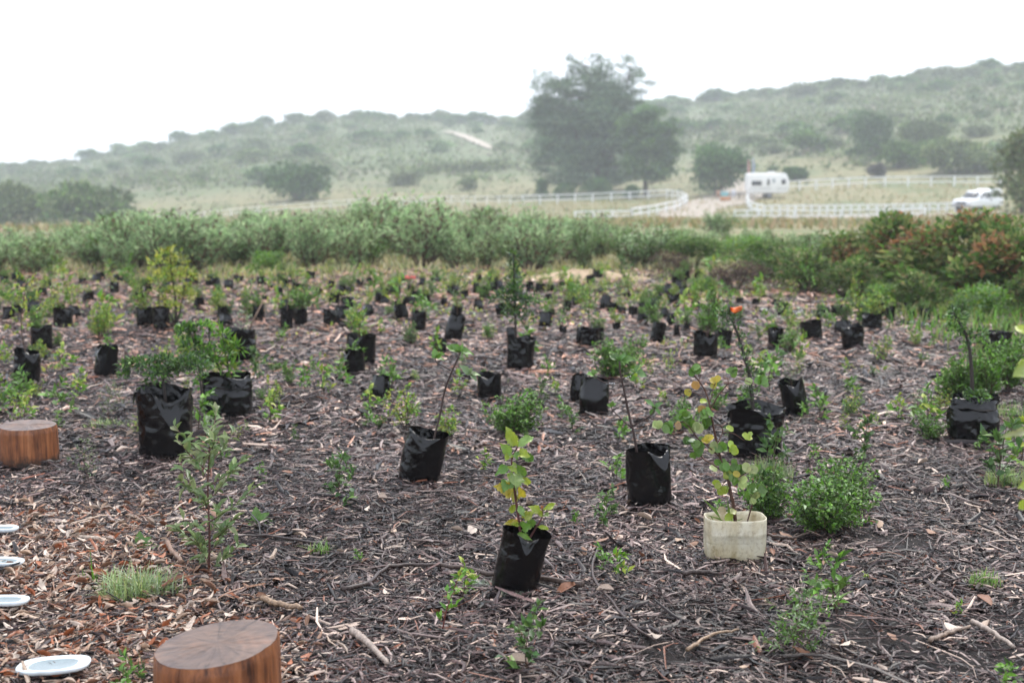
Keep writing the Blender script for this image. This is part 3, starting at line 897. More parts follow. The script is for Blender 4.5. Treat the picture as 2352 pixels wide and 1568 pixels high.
# ------------------------------------------------------------------ pickup with canopy
def build_pickup():
    p = pr(2240, 114)
    t = thing('pickup_truck', 'white double-cab pickup with a white canopy parked behind the bushes', 'pickup truck', p, math.radians(38))
    Wd = 1.75
    M = plain('pickup_white', (0.82, 0.83, 0.84), 0.25, 0.03, 1)
    # nose towards -x
    profile_body('body', t, [(-2.4, 0.45), (-2.45, 0.75), (-2.3, 0.98), (-1.25, 1.08), (2.45, 1.05), (2.5, 0.5), (1.9, 0.42), (-1.9, 0.4)], Wd / 2, M, 0.08)
    profile_body('cab', t, [(-1.35, 1.05), (-0.55, 1.62), (-0.3, 1.7), (0.75, 1.72), (0.85, 1.05)], Wd / 2 - 0.1, M, 0.08)
    profile_body('canopy', t, [(0.86, 1.05), (0.9, 1.8), (1.2, 1.86), (2.05, 1.84), (2.35, 1.65), (2.44, 1.05)], Wd / 2 - 0.06, M, 0.08)
    y = -(Wd / 2 - 0.1) - 0.005
    def pane(nm, poly, yy):
        n = len(poly); mb = MB()
        mb.add(np.array([(a, yy, b) for a, b in poly] + [(a, yy + 0.03, b) for a, b in poly]),
               [np.array([list(range(n))]), np.array([[i, i + n, (i + 1) % n + n, (i + 1) % n] for i in range(n)])])
        return link(nm, mb.mesh(nm, M_GLASS), t)
    for s in (1, -1):
        yy = y if s > 0 else -y - 0.03
        pane('window', [(-0.95, 1.12), (-0.5, 1.52), (-0.12, 1.56), (-0.12, 1.12)], yy)
        pane('window', [(-0.02, 1.12), (-0.02, 1.56), (0.66, 1.56), (0.72, 1.12)], yy)
        yc = (-(Wd / 2 - 0.06) - 0.005) if s > 0 else (Wd / 2 - 0.06) - 0.025
        pane('window', [(1.15, 1.2), (1.12, 1.62), (2.0, 1.6), (2.15, 1.2)], yc)
    ws = boxm('windscreen', t, (-0.98, 0, 1.37), (0.02, Wd - 0.45, 0.72), M_GLASS, (0, math.radians(54), 0))
    for s in (-1, 1):
        boxm('headlight', t, (-2.36, s * 0.68, 0.82), (0.14, 0.3, 0.16), plain('headlight_glass', (0.6, 0.62, 0.65), 0.1), None, 0.03)
        boxm('side_mirror', t, (-0.72, s * 0.95, 1.16), (0.1, 0.2, 0.15), M, None, 0.03)
        for x in (-1.5, 1.55): wheel(t, (x, s * 0.74, 0.36), 0.36, 0.24, M_BLACK, M_GREYTRIM)
    boxm('grille', t, (-2.43, 0, 0.72), (0.06, 0.9, 0.18), M_BLACK)
    boxm('front_bumper', t, (-2.44, 0, 0.5), (0.16, Wd - 0.05, 0.2), M_GREYTRIM, None, 0.03)
    boxm('rear_bumper', t, (2.56, 0, 0.55), (0.14, Wd - 0.1, 0.14), M_GREYTRIM, None, 0.03)
build_pickup()

# ------------------------------------------------------------------ banners, camp things, poles
def banner(px, r, h, colr, label):
    p = pr(px, r)
    t = thing('feather_banner', label, 'banner', p)
    mb = MB(); tube(mb, [(0, 0, -0.2), (0, 0, h * 0.6), (0.03, 0, h)], [0.035, 0.02], 6, (0.5, 0.5, 0.5))
    link('pole', mb.mesh('pole', M_STEM), t)
    V = []; Q = []
    n = 12
    for i in range(n):
        u = i / (n - 1)
        w = 0.26 * (0.8 + 0.2 * math.sin(u * 3)) * (1 - max(0, u - 0.8) * 3.5)
        z = h * 0.28 + u * h * 0.7
        for c in range(4):
            x = 0.03 + w * c / 3
            V.append((x, 0.08 * math.sin(c * 1.6 + u * 5), z))
        if i:
            for c in range(3):
                a = (i - 1) * 4 + c; Q.append((a, a + 1, a + 5, a + 4))
    mb = MB(); mb.add(np.array(V), [np.array(Q)])
    o = link('flag', mb.mesh('flag', plain('banner_cloth_%d' % px, colr, 0.7, 0.15, 2), True), t)
    o.modifiers.new('thick', 'SOLIDIFY').thickness = 0.01
banner(1712, 147, 4.2, (0.42, 0.17, 0.14), 'red feather banner on a pole behind the caravan')
banner(1723, 147.5, 4.3, (0.22, 0.28, 0.42), 'blue feather banner on a pole behind the caravan')

def camp():
    def chair(px, r, colr, label, rz):
        t = thing('camp_chair', label, 'chair', pr(px, r), rz); t.scale = (.85, .85, .85)
        m = plain('chair_cloth_%d' % px, colr, 0.7)
        boxm('seat', t, (0, 0, 0.45), (0.55, 0.5, 0.05), m)
        boxm('backrest', t, (0, 0.26, 0.85), (0.55, 0.05, 0.8), m, (math.radians(-10), 0, 0))
        for sx in (-1, 1):
            for sy in (-1, 1): boxm('leg', t, (sx * 0.25, sy * 0.22, 0.22), (0.04, 0.04, 0.5), M_GREYTRIM)
    chair(1649, 143, (0.34, 0.19, 0.12), 'brown-orange chair left of the camp things by the road', 0.3)
    chair(1681, 143, (0.5, 0.5, 0.52), 'white chair right of the camp things by the road', -0.4)
    t = thing('crate', 'orange crate on the ground by the road near the caravan', 'crate', pr(1663, 141))
    m = plain('orange_plastic', (0.45, 0.2, 0.08), 0.5)
    boxm('floor', t, (0, 0, 0.03), (1.0, 0.5, 0.05), m)
    for s in (-1, 1):
        boxm('side', t, (0, s * 0.25, 0.25), (1.0, 0.04, 0.5), m); boxm('end', t, (s * 0.5, 0, 0.25), (0.04, 0.5, 0.5), m)
    t = thing('cooler_box', 'teal cooler box standing behind the orange crate', 'cooler box', pr(1661, 143.5))
    boxm('body', t, (0, 0, 0.4), (0.8, 0.5, 0.8), plain('teal_plastic', (0.16, 0.4, 0.42), 0.4), None, 0.04)
    boxm('lid', t, (0, 0, 0.86), (0.84, 0.54, 0.1), plain('teal_lid', (0.45, 0.6, 0.62), 0.4), None, 0.03)
camp()

def pole(px, r, h, label, arms):
    p = pr(px, r)
    t = thing('utility_pole', label, 'pole', p)
    mb = MB(); tube(mb, [(0, 0, -0.5), (0, 0, h)], [0.16, 0.1], 8, (0.2, 0.19, 0.18))
    link('shaft', mb.mesh('shaft', M_STEM), t)
    if arms: boxm('crossarm', t, (0, 0, h - 0.5), (1.6, 0.1, 0.12), M_GREYTRIM)
pole(2012, 300, 9.5, 'thin utility pole standing on the right hill', True)
pole(960, 372, 3.5, 'short pole on the crest of the left hill', False)

# ------------------------------------------------------------------ hedge of feathery shrubs and midfield bushes
def feather_proto(seed, n_stem, h, spread, cols, leafL, leafW, per, low=0.22, brown=0.2, mat=M_LEAF):
    """many slender stems fanning up, narrow leaves along the upper parts, bare brownish feet"""
    rng = np.random.default_rng(seed)
    st, lf = MB(), MB()
    for i in range(n_stem):
        a = rng.uniform(0, 6.28); sp = spread * rng.random() ** 0.6
        H = h * rng.uniform(0.62, 1.05)
        b = Vector((0.16 * sp * math.cos(a), 0.16 * sp * math.sin(a), -0.03))
        e = Vector((sp * math.cos(a), sp * math.sin(a), H * (1 - 0.25 * (sp / spread) ** 2)))
        m = b.lerp(e, 0.5) + Vector((rng.normal(0, 0.05 * h), rng.normal(0, 0.05 * h), 0.06 * h))
        L = smoothline([b, m, e], 7)
        tube(st, L, [0.011 * h, 0.003 * h], 4, (0.11, 0.07, 0.05), cap=False)
        u = low + (1 - low) * rng.random(per) ** 0.85
        idx = u * 6
        k = np.minimum(idx.astype(int), 5); f = (idx - k)[:, None]
        A = np.array([tuple(v) for v in L])
        P = A[k] * (1 - f) + A[k + 1] * f + rng.normal(0, 0.05 * h, (per, 3))
        T = norm(A[k + 1] - A[k])
        D = T * 0.8 + rng.standard_normal((per, 3)) * 0.6
        c = pick(cols, per, rng, 0.2)
        kb = rng.random(per) < brown * (1.4 - u)
        c[kb] = pick([(0.13, 0.085, 0.055), (0.18, 0.13, 0.08), (0.1, 0.07, 0.05)], kb.sum(), rng)
        leaves(lf, P, D, rng.standard_normal((per, 3)), leafL * h * rng.uniform(0.6, 1.3, per), leafW * h * rng.uniform(0.7, 1.3, per), c)
    return lf.mesh('feather_crown', mat), st.mesh('feather_stems', M_STEM)

def build_hedge():
    rng = np.random.default_rng(77)
    protos = [feather_proto(500 + i, 17, 1.0, 0.46, [G_BLUE, G_BLUE + G_PALE, G_BLUE + G_OLIVE, G_PALE + G_MID][i % 4], 0.11, 0.028, 64, 0.16, 0.28, M_HEDGE) for i in range(6)]
    top = [(-100, 520), (0, 520), (120, 520), (260, 505), (420, 500), (560, 500), (640, 492), (760, 478), (900, 474), (1050, 480), (1180, 492), (1300, 498), (1390, 515), (1460, 530), (1700, 535), (1850, 540)]
    tx, ty = zip(*top)
    sp = []
    for row, (r0, dx) in enumerate(((20.3, 70), (21.6, 58), (23.4, 58), (25.6, 66))):
        px = -150 + row * 21
        while px < (1450 if row < 2 else 1850):
            sp.append((px + rng.uniform(-30, 30), r0 + rng.uniform(-0.9, 0.9), row)); px += dx * rng.uniform(0.6, 1.35)
    for px, r, row in sp:
        p = pr(px, r, -0.02)
        k = mpp(p)
        h = (cam_row(p) - np.interp(px, tx, ty)) * k * (0.98 + 0.04 * row) * rng.uniform(0.6, 1.18)
        h = max(h, 0.45)
        w = h * rng.uniform(1.0, 1.8)
        place_bush('feathery_shrub', protos[rng.integers(0, 6)], p, (w, w, h), rng.uniform(0, 6.28),
                   'feathery pale green shrub in the hedge behind the planted field', 'shrub', 'feathery shrubs of the hedge behind the field')
build_hedge()

def build_mid_bushes():
    rng = np.random.default_rng(88)
    fp = {'b': [feather_proto(600 + i, 22, 1.0, 0.5, G_BLUE + G_MID, 0.08, 0.024, 110, 0.12) for i in range(2)],
          'g': [bush_proto('mid_bush', 620 + i, 1.0, 1.0, 14, 2000, 0.085, 0.036, G_MID + G_FRESH + G_PALE, M_HEDGE) for i in range(3)],
          'd': [bush_proto('mid_bush', 630 + i, 1.0, 1.0, 14, 2000, 0.075, 0.034, G_MID + G_OLIVE, M_HEDGE) for i in range(2)],
          'r': [bush_proto('mid_bush', 640 + i, 1.0, 1.0, 16, 3600, 0.075, 0.036, [(0.19, 0.23, 0.07), (0.24, 0.27, 0.09), (0.15, 0.2, 0.06), (0.22, 0.2, 0.09)] + G_MID, M_HEDGE, lobevar=0.2, cols2=RUST, frac2=0.4) for i in range(3)],
          'k': [bush_proto('mid_bush', 650 + i, 1.0, 1.0, 12, 2200, 0.06, 0.02, [(0.085, 0.055, 0.045), (0.12, 0.075, 0.055), (0.06, 0.05, 0.035)], M_HEDGE) for i in range(2)],
          'o': [bush_proto('mid_bush', 670 + i, 1.0, 1.0, 16, 2200, 0.085, 0.036, G_OLIVE + G_MID + [(0.2, 0.22, 0.09), (0.22, 0.17, 0.08)], M_HEDGE, lobevar=0.25) for i in range(2)],
          'y': [bush_proto('mid_bush', 660 + i, 1.0, 1.0, 12, 1700, 0.09, 0.034, G_FRESH + G_PALE + G_YEL[:1], M_HEDGE) for i in range(2)]}
    rows = [  # column, base row, width px, height px, kind, label
        (1345, 620, 90, 130, 'b', 'upright blue-green shrub at the right end of the hedge'),
        (1650, 545, 110, 62, 'b', 'feathery green shrub poking up in front of the junction fence'),
        (1475, 612, 200, 105, 'b', 'loose green shrub right of the hedge end'),
        (1550, 640, 130, 75, 'k', 'brownish twiggy bush left of the dark brown thicket'),
        (1590, 618, 180, 85, 'd', 'dark green bush behind the brownish thicket'),
        (1690, 668, 190, 80, 'k', 'dark brown dead thicket at the far edge of the bed'),
        (1615, 672, 90, 48, 'g', 'small green bush in front of the brown thicket'),
        (1760, 640, 200, 100, 'd', 'broad dark green bush in the middle of the right thicket'),
        (1840, 668, 190, 105, 'o', 'olive bush beside the brown thicket'),
        (1905, 625, 170, 100, 'b', 'feathery pale green bush behind the right thicket'),
        (1950, 682, 160, 95, 'o', 'low olive bush at the foot of the rusty bushes'),
        (1700, 605, 150, 75, 'y', 'yellowish green bush behind the dark broad one'),
        (1985, 630, 220, 130, 'r', 'olive bush at the left end of the rusty bushes'),
        (2070, 655, 260, 182, 'r', 'tall olive and rust bush left of the reddest one'),
        (2190, 685, 340, 208, 'r', 'big rust-tinged bush in front of the pickup'),
        (2330, 705, 330, 232, 'r', 'large reddish-brown bush at the right edge of the picture'),
        (2110, 715, 150, 100, 'o', 'olive green bush growing before the rust-tinged bushes'),
        (2240, 740, 150, 105, 'y', 'yellow-green bush low before the large reddish bush'),
        (2400, 730, 180, 160, 'o', 'green bush cut off by the right edge beneath the rusty one'),
        (2030, 712, 90, 75, 'y', 'low yellow-green bush left of the olive green one'),
        (100, 622, 90, 70, 'y', 'light green bush beside the white sheet'),
        (615, 625, 95, 58, 'y', 'arching pale green shrub leaning right in front of the hedge'),
        (1860, 585, 90, 55, 'd', 'small dark bush standing behind the feathery pale one'),
        (1560, 560, 80, 40, 'y', 'low pale bush in the grass below the road junction'),
    ]
    for i, (px, py, w, h, kd, lab) in enumerate(rows):
        p = gp(px, py)
        k = mpp(p)
        pr_ = fp[kd][i % len(fp[kd])]
        place_bush('bush', pr_, p - Vector((0, 0, 0.03)), (w * k, w * k * 0.9, h * k), rng.uniform(0, 6.28), lab, 'bush')
build_mid_bushes()

# pale grass strips round the bed: uncountable blades
def blades(mb, X, Y, h, w, cols, rng, lean=0.35):
    n = len(X)
    a = rng.uniform(0, 6.28, n)
    ln = rng.random(n) * lean * 2
    B = np.stack([X, Y, gz(X, Y) - 0.01], -1)
    d = np.stack([np.cos(a) * ln, np.sin(a) * ln, np.ones(n)], -1)
    s = np.stack([-np.sin(a + 0.7), np.cos(a + 0.7), np.zeros(n)], -1) * (w * 0.5)[:, None]
    m = B + d * (h * 0.55)[:, None]
    t = B + d * (h * np.array(1.0))[:, None] * np.array([[1.5, 1.5, 0.86]])
    V = np.stack([B - s, B + s, m + s * 0.8, m - s * 0.8, t], 1).reshape(-1, 3)
    o = np.arange(n)[:, None] * 5
    mb.add(V, [o + np.array([[0, 1, 2, 3]]), o + np.array([[3, 2, 4]])], np.repeat(cols, 5, axis=0))

def build_grass():
    rng = np.random.default_rng(91)
    mb = MB()
    n = 22000                                   # strip between bed and hedge, and the right side
    Y = rng.uniform(16.2, 32, n); X = rng.uniform(-0.55, 0.55, n) * Y
    edge = 17.6 - 0.5 * wob(X, Y, 0.6) - np.clip(X - 2.5, 0, 9) * 0.55
    k = (Y > edge) & (rng.random(n) < np.clip((Y - edge) / 1.2, 0.15, 1))
    X, Y = X[k], Y[k]; n = len(X)
    c = pick([(0.48, 0.41, 0.22), (0.42, 0.38, 0.17), (0.3, 0.33, 0.12), (0.56, 0.47, 0.29)], n, rng, 0.2)
    blades(mb, X, Y, rng.uniform(0.05, 0.2, n), rng.uniform(0.015, 0.035, n), c, rng)
    n = 9000                                    # greener grass right of the bed
    Y = rng.uniform(9.5, 17.5, n); X = 4.2 + (Y - 10) * 0.02 + rng.uniform(-0.6, 4.5, n)
    k = rng.random(n) < np.clip((X - 3.4 - 0.4 * wob(X, Y, 1.1)) / 1.2, 0, 1)
    X, Y = X[k], Y[k]; n = len(X)
    blades(mb, X, Y, rng.uniform(0.08, 0.26, n), rng.uniform(0.01, 0.02, n), pick(G_FRESH + [(0.25, 0.27, 0.09)] * 2, n, rng), rng)
    n = 14000                                   # pasture below the fences
    Y = rng.uniform(45, 150, n); X = rng.uniform(-0.45, 0.5, n) * Y
    blades(mb, X, Y, rng.uniform(0.2, 0.5, n), rng.uniform(0.08, 0.2, n), pick([(0.3, 0.25, 0.11), (0.24, 0.23, 0.09), (0.17, 0.2, 0.07), (0.36, 0.26, 0.14)], n, rng), rng)
    o = link('grass', mb.mesh('grass', M_GRASS))
    tag(o, 'pale rough grass round the edges of the planted bed and pasture', 'grass', kind='stuff')
build_grass()

def build_mound():
    """low heap of pale bare soil at the far side of the bed"""
    p = pr(1335, 17.6)
    rng = np.random.default_rng(4)
    n, m = 40, 8
    V = [(0, 0, 0.13)]; 
    for j in range(1, m + 1):
        u = j / m
        for i in range(n):
            a = 2 * math.pi * i / n
            R = (0.95 + 0.12 * math.sin(3 * a + 1) + 0.07 * math.sin(7 * a))
            V.append((R * u * math.cos(a), 0.55 * R * u * math.sin(a), 0.13 * (math.cos(u * math.pi) * 0.5 + 0.5) - (0.05 if j == m else 0) + 0.012 * rng.standard_normal()))
    T = [[0, 1 + i, 1 + (i + 1) % n] for i in range(n)]
    Q = [[1 + (j - 1) * n + i, 1 + j * n + i, 1 + j * n + (i + 1) % n, 1 + (j - 1) * n + (i + 1) % n] for j in range(1, m) for i in range(n)]
    mb = MB(); mb.add(np.array(V), [np.array(T), np.array(Q)])
    o = link('soil_heap', mb.mesh('soil_heap', plain('pale_bare_soil', (0.36, 0.27, 0.18), 0.85, 0.2, 6, 0.2, 0.3), True), None, p)
    tag(o, 'low heap of pale bare soil at the far edge of the bed', 'soil heap')
build_mound()

def build_sheet():
    p = gp(8, 602)
    V = []; Q = []
    for i in range(9):
        for j in range(6):
            x, y = (i / 8 - 0.5) * 0.62, (j / 5 - 0.5) * 0.5
            V.append((x, y, 0.13 * math.exp(-(x * 3.0) ** 2) * (1 - 0.5 * abs(y)) + 0.02 * math.sin(i * 2.1 + j) + 0.01))
            if i and j: Q.append(((i - 1) * 6 + j - 1, i * 6 + j - 1, i * 6 + j, (i - 1) * 6 + j))
    mb = MB(); mb.add(np.array(V), [np.array(Q)])
    o = link('plastic_sheet', mb.mesh('plastic_sheet', plain('white_sheet', (0.8, 0.8, 0.8), 0.4), True), None, p)
    o.modifiers.new('thick', 'SOLIDIFY').thickness = 0.006
    tag(o, 'crumpled white plastic sheet at the far left edge of the bed', 'plastic sheet')
build_sheet()

# ------------------------------------------------------------------ planting bags
def bag_mesh(name, seed, nT=44, nS=20, flaps=((1.5, 0.22, 0.7),), crumple=1.0, pinch=0.0, flare=0.04, squash=0.84, rimwave=0.03, belly=0.03):
    """thin film sleeve, unit width and height: rounded foot, creased wall, open rim with folded-over flaps"""
    rng = np.random.default_rng(seed)
    th = np.linspace(0, 2 * math.pi, nT, endpoint=False)
    ph = rng.uniform(0, 6.28, 6)
    Ht = 1.06
    V = []
    off = rng.uniform(0, 50, 3)
    for j in range(nS + 1):
        s = j / nS
        for t in th:
            ct, stn = math.cos(t), math.sin(t)
            top = Ht + rimwave * (math.sin(2 * t + ph[0]) + 0.6 * math.sin(3 * t + ph[1]))
            hf = top
            fl = 0.0
            for (t0, ln, wid) in flaps:
                d = abs((t - t0 * math.pi + math.pi) % (2 * math.pi) - math.pi)
                u = max(0.0, 1 - d / wid)
                hf -= ln * 0.16 * u * u * (3 - 2 * u)
                fl = max(fl, ln * 0.5 * u)
            path = s * (hf + fl)
            out = 0.0
            z = path
            if path > hf:
                z = hf - (path - hf) * 0.86
                out = 0.006 + 0.42 * (path - hf)
            # outline: flattened sleeve, squarer low down
            e = 2.7 - 0.5 * s
            r = 1.0 / (abs(ct) ** e + (abs(stn) / squash) ** e) ** (1 / e) * 0.5
            foot = 1 - 0.16 * max(0, 1 - z / 0.07) ** 2
            rimf = max(0.0, (z - 0.78) / 0.25)
            r *= foot * (1 + belly * math.sin(min(z, 1) * math.pi)) * (1 + flare * rimf)
            r *= 1 + rimf * (0.07 * math.sin(2 * t + ph[2]) + 0.05 * math.sin(3 * t + ph[3]) + 0.03 * math.sin(5 * t + ph[4]))
            q = Vector((ct * 1.7 + off[0], stn * 1.7 + off[1], z * 1.9 + off[2]))
            n1 = noise.noise(q)
            q2 = Vector((ct * 2.6 + stn * 1.2 * z + off[1], stn * 2.6 + off[2], z * 4.5 + ct * 1.5 + off[0]))
            n2 = 1 - 2 * abs(noise.noise(q2))
            n3 = 1 - 2 * abs(noise.noise(q2 * 2.3))
            am = 0.35 + 0.65 * s
            r += crumple * am * (0.022 * n1 + 0.013 * max(1, crumple) ** 0.7 * (n2 - 0.5) + 0.009 * (n3 - 0.5)) + 0.005 * max(0, noise.noise(Vector((ct * 2 + off[2], stn * 2, z * 2)))) * math.sin(z * 70 + 4 * n1)
            r += out
            x, y = r * ct, r * stn
            if pinch:
                u = max(0.0, (z - 0.5) / 0.5)
                gth = 1 + min(u, 1) * (0.07 * math.sin(6 * t + ph[1]) + 0.05 * math.sin(11 * t + ph[2])) * pinch
                x *= gth * (1 - 0.16 * pinch * min(u, 1)); y *= gth
                y *= 1 - pinch * min(u, 1.0) ** 0.8
                y += 0.10 * pinch * u * math.sin(ct * 5 + ph[5])
                z -= 0.16 * pinch * u * u * (0.5 + 0.5 * math.sin(2 * t + ph[0]))
            z = max(z, 0.0)
            V.append((x, y, z + (0.012 * crumple * noise.noise(q * 1.7) if s > 0.9 else 0)))
    Q = [[j * nT + i, j * nT + (i + 1) % nT, (j + 1) * nT + (i + 1) % nT, (j + 1) * nT + i] for j in range(nS) for i in range(nT)]
    V.append((0, 0, 0.0)); c = len(V) - 1
    T = [[c, (i + 1) % nT, i] for i in range(nT)]
    mb = MB(); mb.add(np.array(V), [np.array(Q), np.array(T)])
    return mb.mesh(name, M_BAG, True)

def soil_mesh(name, seed, squash=0.84, n=20):
    rng = np.random.default_rng(seed)
    V = [(0, 0, 0.02)]
    for j, u in enumerate((0.45, 0.8, 0.985)):
        for i in range(n):
            a = 2 * math.pi * i / n
            e = 2.6
            r = 0.5 / (abs(math.cos(a)) ** e + (abs(math.sin(a)) / squash) ** e) ** (1 / e)
            V.append((r * u * math.cos(a), r * u * math.sin(a), 0.02 * rng.standard_normal() - 0.03 * u))
    T = [[0, 1 + i, 1 + (i + 1) % n] for i in range(n)]
    Q = [[1 + j * n + i, 1 + (j + 1) * n + i, 1 + (j + 1) * n + (i + 1) % n, 1 + j * n + (i + 1) % n] for j in range(2) for i in range(n)]
    mb = MB(); mb.add(np.array(V), [np.array(T), np.array(Q)])
    return mb.mesh(name, M_SOIL, True)

BAGS = {}
def bag_protos():
    for i in range(9):
        BAGS['o%d' % i] = bag_mesh('grow_bag', 700 + i, flaps=((1.5 + 0.13 * ((i * 3) % 5 - 2), 0.35 + 0.12 * (i % 4), 0.55 + 0.1 * (i % 5)),) if i not in (1, 6) else (), crumple=1.1 + 0.25 * (i % 6), squash=0.74 + 0.03 * (i % 5), rimwave=0.02 + 0.012 * (i % 4), belly=0.02 * (i % 4), nT=40, nS=18)
    for i in range(5):
        BAGS['c%d' % i] = bag_mesh('grow_bag', 720 + i, flaps=(), crumple=2.2 + 0.3 * (i % 3), pinch=0.78 - 0.08 * i, belly=0.02 + 0.02 * (i % 3), nT=40, nS=18)
    for i in range(4):
        BAGS['w%d' % i] = bag_mesh('grow_bag', 730 + i, flaps=((1.2, 0.3, 0.8), (0.2, 0.25, 0.6)), crumple=2.0 + 0.3 * i, flare=0.10 + 0.04 * (i % 3), squash=0.9, rimwave=0.05, nT=40, nS=18)
    BAGS['soil'] = soil_mesh('soil', 740)
bag_protos()

def bag_at(t, mesh, w, h, lean=0.0, rz=0.0, soil=0.82, tip=0.0):
    """bag and its soil as parts of thing t; lean tilts sideways (radians)"""
    R = Matrix.Rotation(lean, 4, 'Y') @ Matrix.Rotation(tip, 4, 'X') @ Matrix.Rotation(rz, 4, 'Z')
    b = link('grow_bag', mesh, t)
    b.matrix_local = Matrix.Translation((0, 0, 0.004)) @ R @ Matrix.Diagonal((w, w, h, 1))
    if soil:
        s = link('soil', BAGS['soil'], t)
        s.matrix_local = R @ Matrix.Translation((0, 0, h * soil)) @ Matrix.Diagonal((w * 0.97, w * 0.97, w, 1))
        return R @ Vector((0, 0, h * soil))
    return R @ Vector((0, 0, h * 0.9))

# ------------------------------------------------------------------ young plants
def sapling_mesh(seed, nb=12, spread=0.3, low=0.3, leafL=0.08, leafW=0.035, per=10, cols=G_MID, multi=1, rise=0.6, stem_r=0.011, bark=(0.075, 0.045, 0.032), bend=0.05, mat=M_LEAF):
    rng = np.random.default_rng(seed)
    st, lf = MB(), MB()
    for s in range(multi):
        a0 = rng.uniform(0, 6.28)
        lean = (0.0 if multi == 1 else spread * rng.uniform(0.3, 0.9))
        H = 1.0 if s == 0 else rng.uniform(0.55, 1.0)
        L0 = smoothline([(0, 0, -0.02), (lean * 0.4 * math.cos(a0) + rng.normal(0, bend), lean * 0.4 * math.sin(a0) + rng.normal(0, bend), 0.45 * H),
                         (lean * math.cos(a0) + rng.normal(0, bend), lean * math.sin(a0) + rng.normal(0, bend), H)], 9)
        tube(st, L0, [stem_r, stem_r * 0.3], 5, bark, cap=False)
        A = np.array([tuple(v) for v in L0])
        segs = [(A[4:], 0.55)] if low > 0.4 else [(A[2:], 0.8)]
        for b in range(nb):
            u = low + (0.97 - low) * (b + rng.random()) / nb
            k = min(int(u * 8), 7); o = Vector(A[k] + (A[k + 1] - A[k]) * (u * 8 - k))
            a = b * 2.4 + rng.uniform(-0.5, 0.5)
            ln = spread * (1.05 - 0.65 * u) * rng.uniform(0.6, 1.25) * (1 if multi == 1 else 0.6)
            e = o + Vector((ln * math.cos(a), ln * math.sin(a), ln * rise * rng.uniform(0.5, 1.4)))
            Lb = smoothline([o, o.lerp(e, 0.5) + Vector((0, 0, -0.06 * ln)), e], 5)
            tube(st, Lb, [stem_r * 0.45, stem_r * 0.18], 4, bark, cap=False)
            segs.append((np.array([tuple(v) for v in Lb]), 1.0))
        for B, wgt in segs:
            n = max(2, int(per * wgt))
            u = (0.2 + 0.8 * rng.random(n)) * (len(B) - 1)
            k = np.minimum(u.astype(int), len(B) - 2); f = (u - k)[:, None]
            P = B[k] * (1 - f) + B[k + 1] * f
            T = norm(B[k + 1] - B[k])
            D = T * 0.6 + rng.standard_normal((n, 3)) * 0.6 + np.array([0, 0, 0.1])
            Nn = rng.standard_normal((n, 3)) * 0.5 + np.array([0, 0, 1.0])
            leaves(lf, P, D, Nn, leafL * rng.uniform(0.6, 1.3, n), leafW * rng.uniform(0.7, 1.25, n), pick(cols, n, rng, 0.18), droop=0.15)
    return lf.mesh('foliage', mat), st.mesh('stem', M_STEM)

PL = {
    'bushy_g': [sapling_mesh(800 + i, 8, 0.55, 0.15, 0.10, 0.045, 10, G_FRESH + G_MID, 7) for i in range(3)],
    'bushy_d': [sapling_mesh(805 + i, 9, 0.55, 0.15, 0.09, 0.045, 12, G_MID + G_DARK + G_FRESH[:1], 7) for i in range(2)],
    'bushy_y': [sapling_mesh(810 + i, 7, 0.5, 0.2, 0.10, 0.045, 8, G_YEL + G_FRESH, 6) for i in range(3)],
    'airy_g': [sapling_mesh(820 + i, 13, 0.42, 0.42, 0.065, 0.04, 12, G_MID + G_FRESH) for i in range(3)],
    'airy_y': [sapling_mesh(825 + i, 14, 0.42, 0.3, 0.065, 0.042, 13, G_YEL + G_FRESH[:2]) for i in range(3)],
    'airy_d': [sapling_mesh(830 + i, 12, 0.36, 0.35, 0.06, 0.035, 12, G_DARK + G_MID) for i in range(2)],
    'upright': [sapling_mesh(835 + i, 11, 0.22, 0.08, 0.13, 0.03, 11, G_FRESH + G_PALE[:1], rise=1.3) for i in range(3)],
    'conic': [sapling_mesh(840 + i, 26, 0.26, 0.2, 0.05, 0.024, 15, G_DARK + G_MID, rise=0.5) for i in range(2)],
    'pale': [sapling_mesh(845 + i, 8, 0.4, 0.3, 0.12, 0.06, 8, G_PALE + [(0.4, 0.45, 0.3)]) for i in range(2)],
    'weed': [sapling_mesh(850 + i, 6, 0.42, 0.1, 0.30, 0.14, 6, G_FRESH + G_MID, stem_r=0.018, rise=1.0) for i in range(4)],
    'weed_y': [sapling_mesh(855 + i, 6, 0.42, 0.1, 0.28, 0.13, 6, G_YEL[:3] + G_FRESH, stem_r=0.018, rise=1.0) for i in range(3)],
    'weed_d': [sapling_mesh(860 + i, 8, 0.34, 0.08, 0.19, 0.095, 9, G_DARK + G_MID + [(0.1, 0.17, 0.05)], stem_r=0.014, rise=1.2) for i in range(3)],
    'feather': [sapling_mesh(865 + i, 18, 0.4, 0.1, 0.10, 0.018, 9, G_PALE + G_MID, stem_r=0.012, rise=0.9) for i in range(3)],
    'small_leaf': [sapling_mesh(870 + i, 11, 0.6, 0.06, 0.075, 0.045, 11, G_MID + G_FRESH + G_PALE[:1], 9, stem_r=0.008) for i in range(3)],
    'willow': [sapling_mesh(875 + i, 11, 0.65, 0.06, 0.10, 0.026, 8, G_MID + G_PALE[:1] + G_FRESH[:1], 5, stem_r=0.006) for i in range(2)],
}
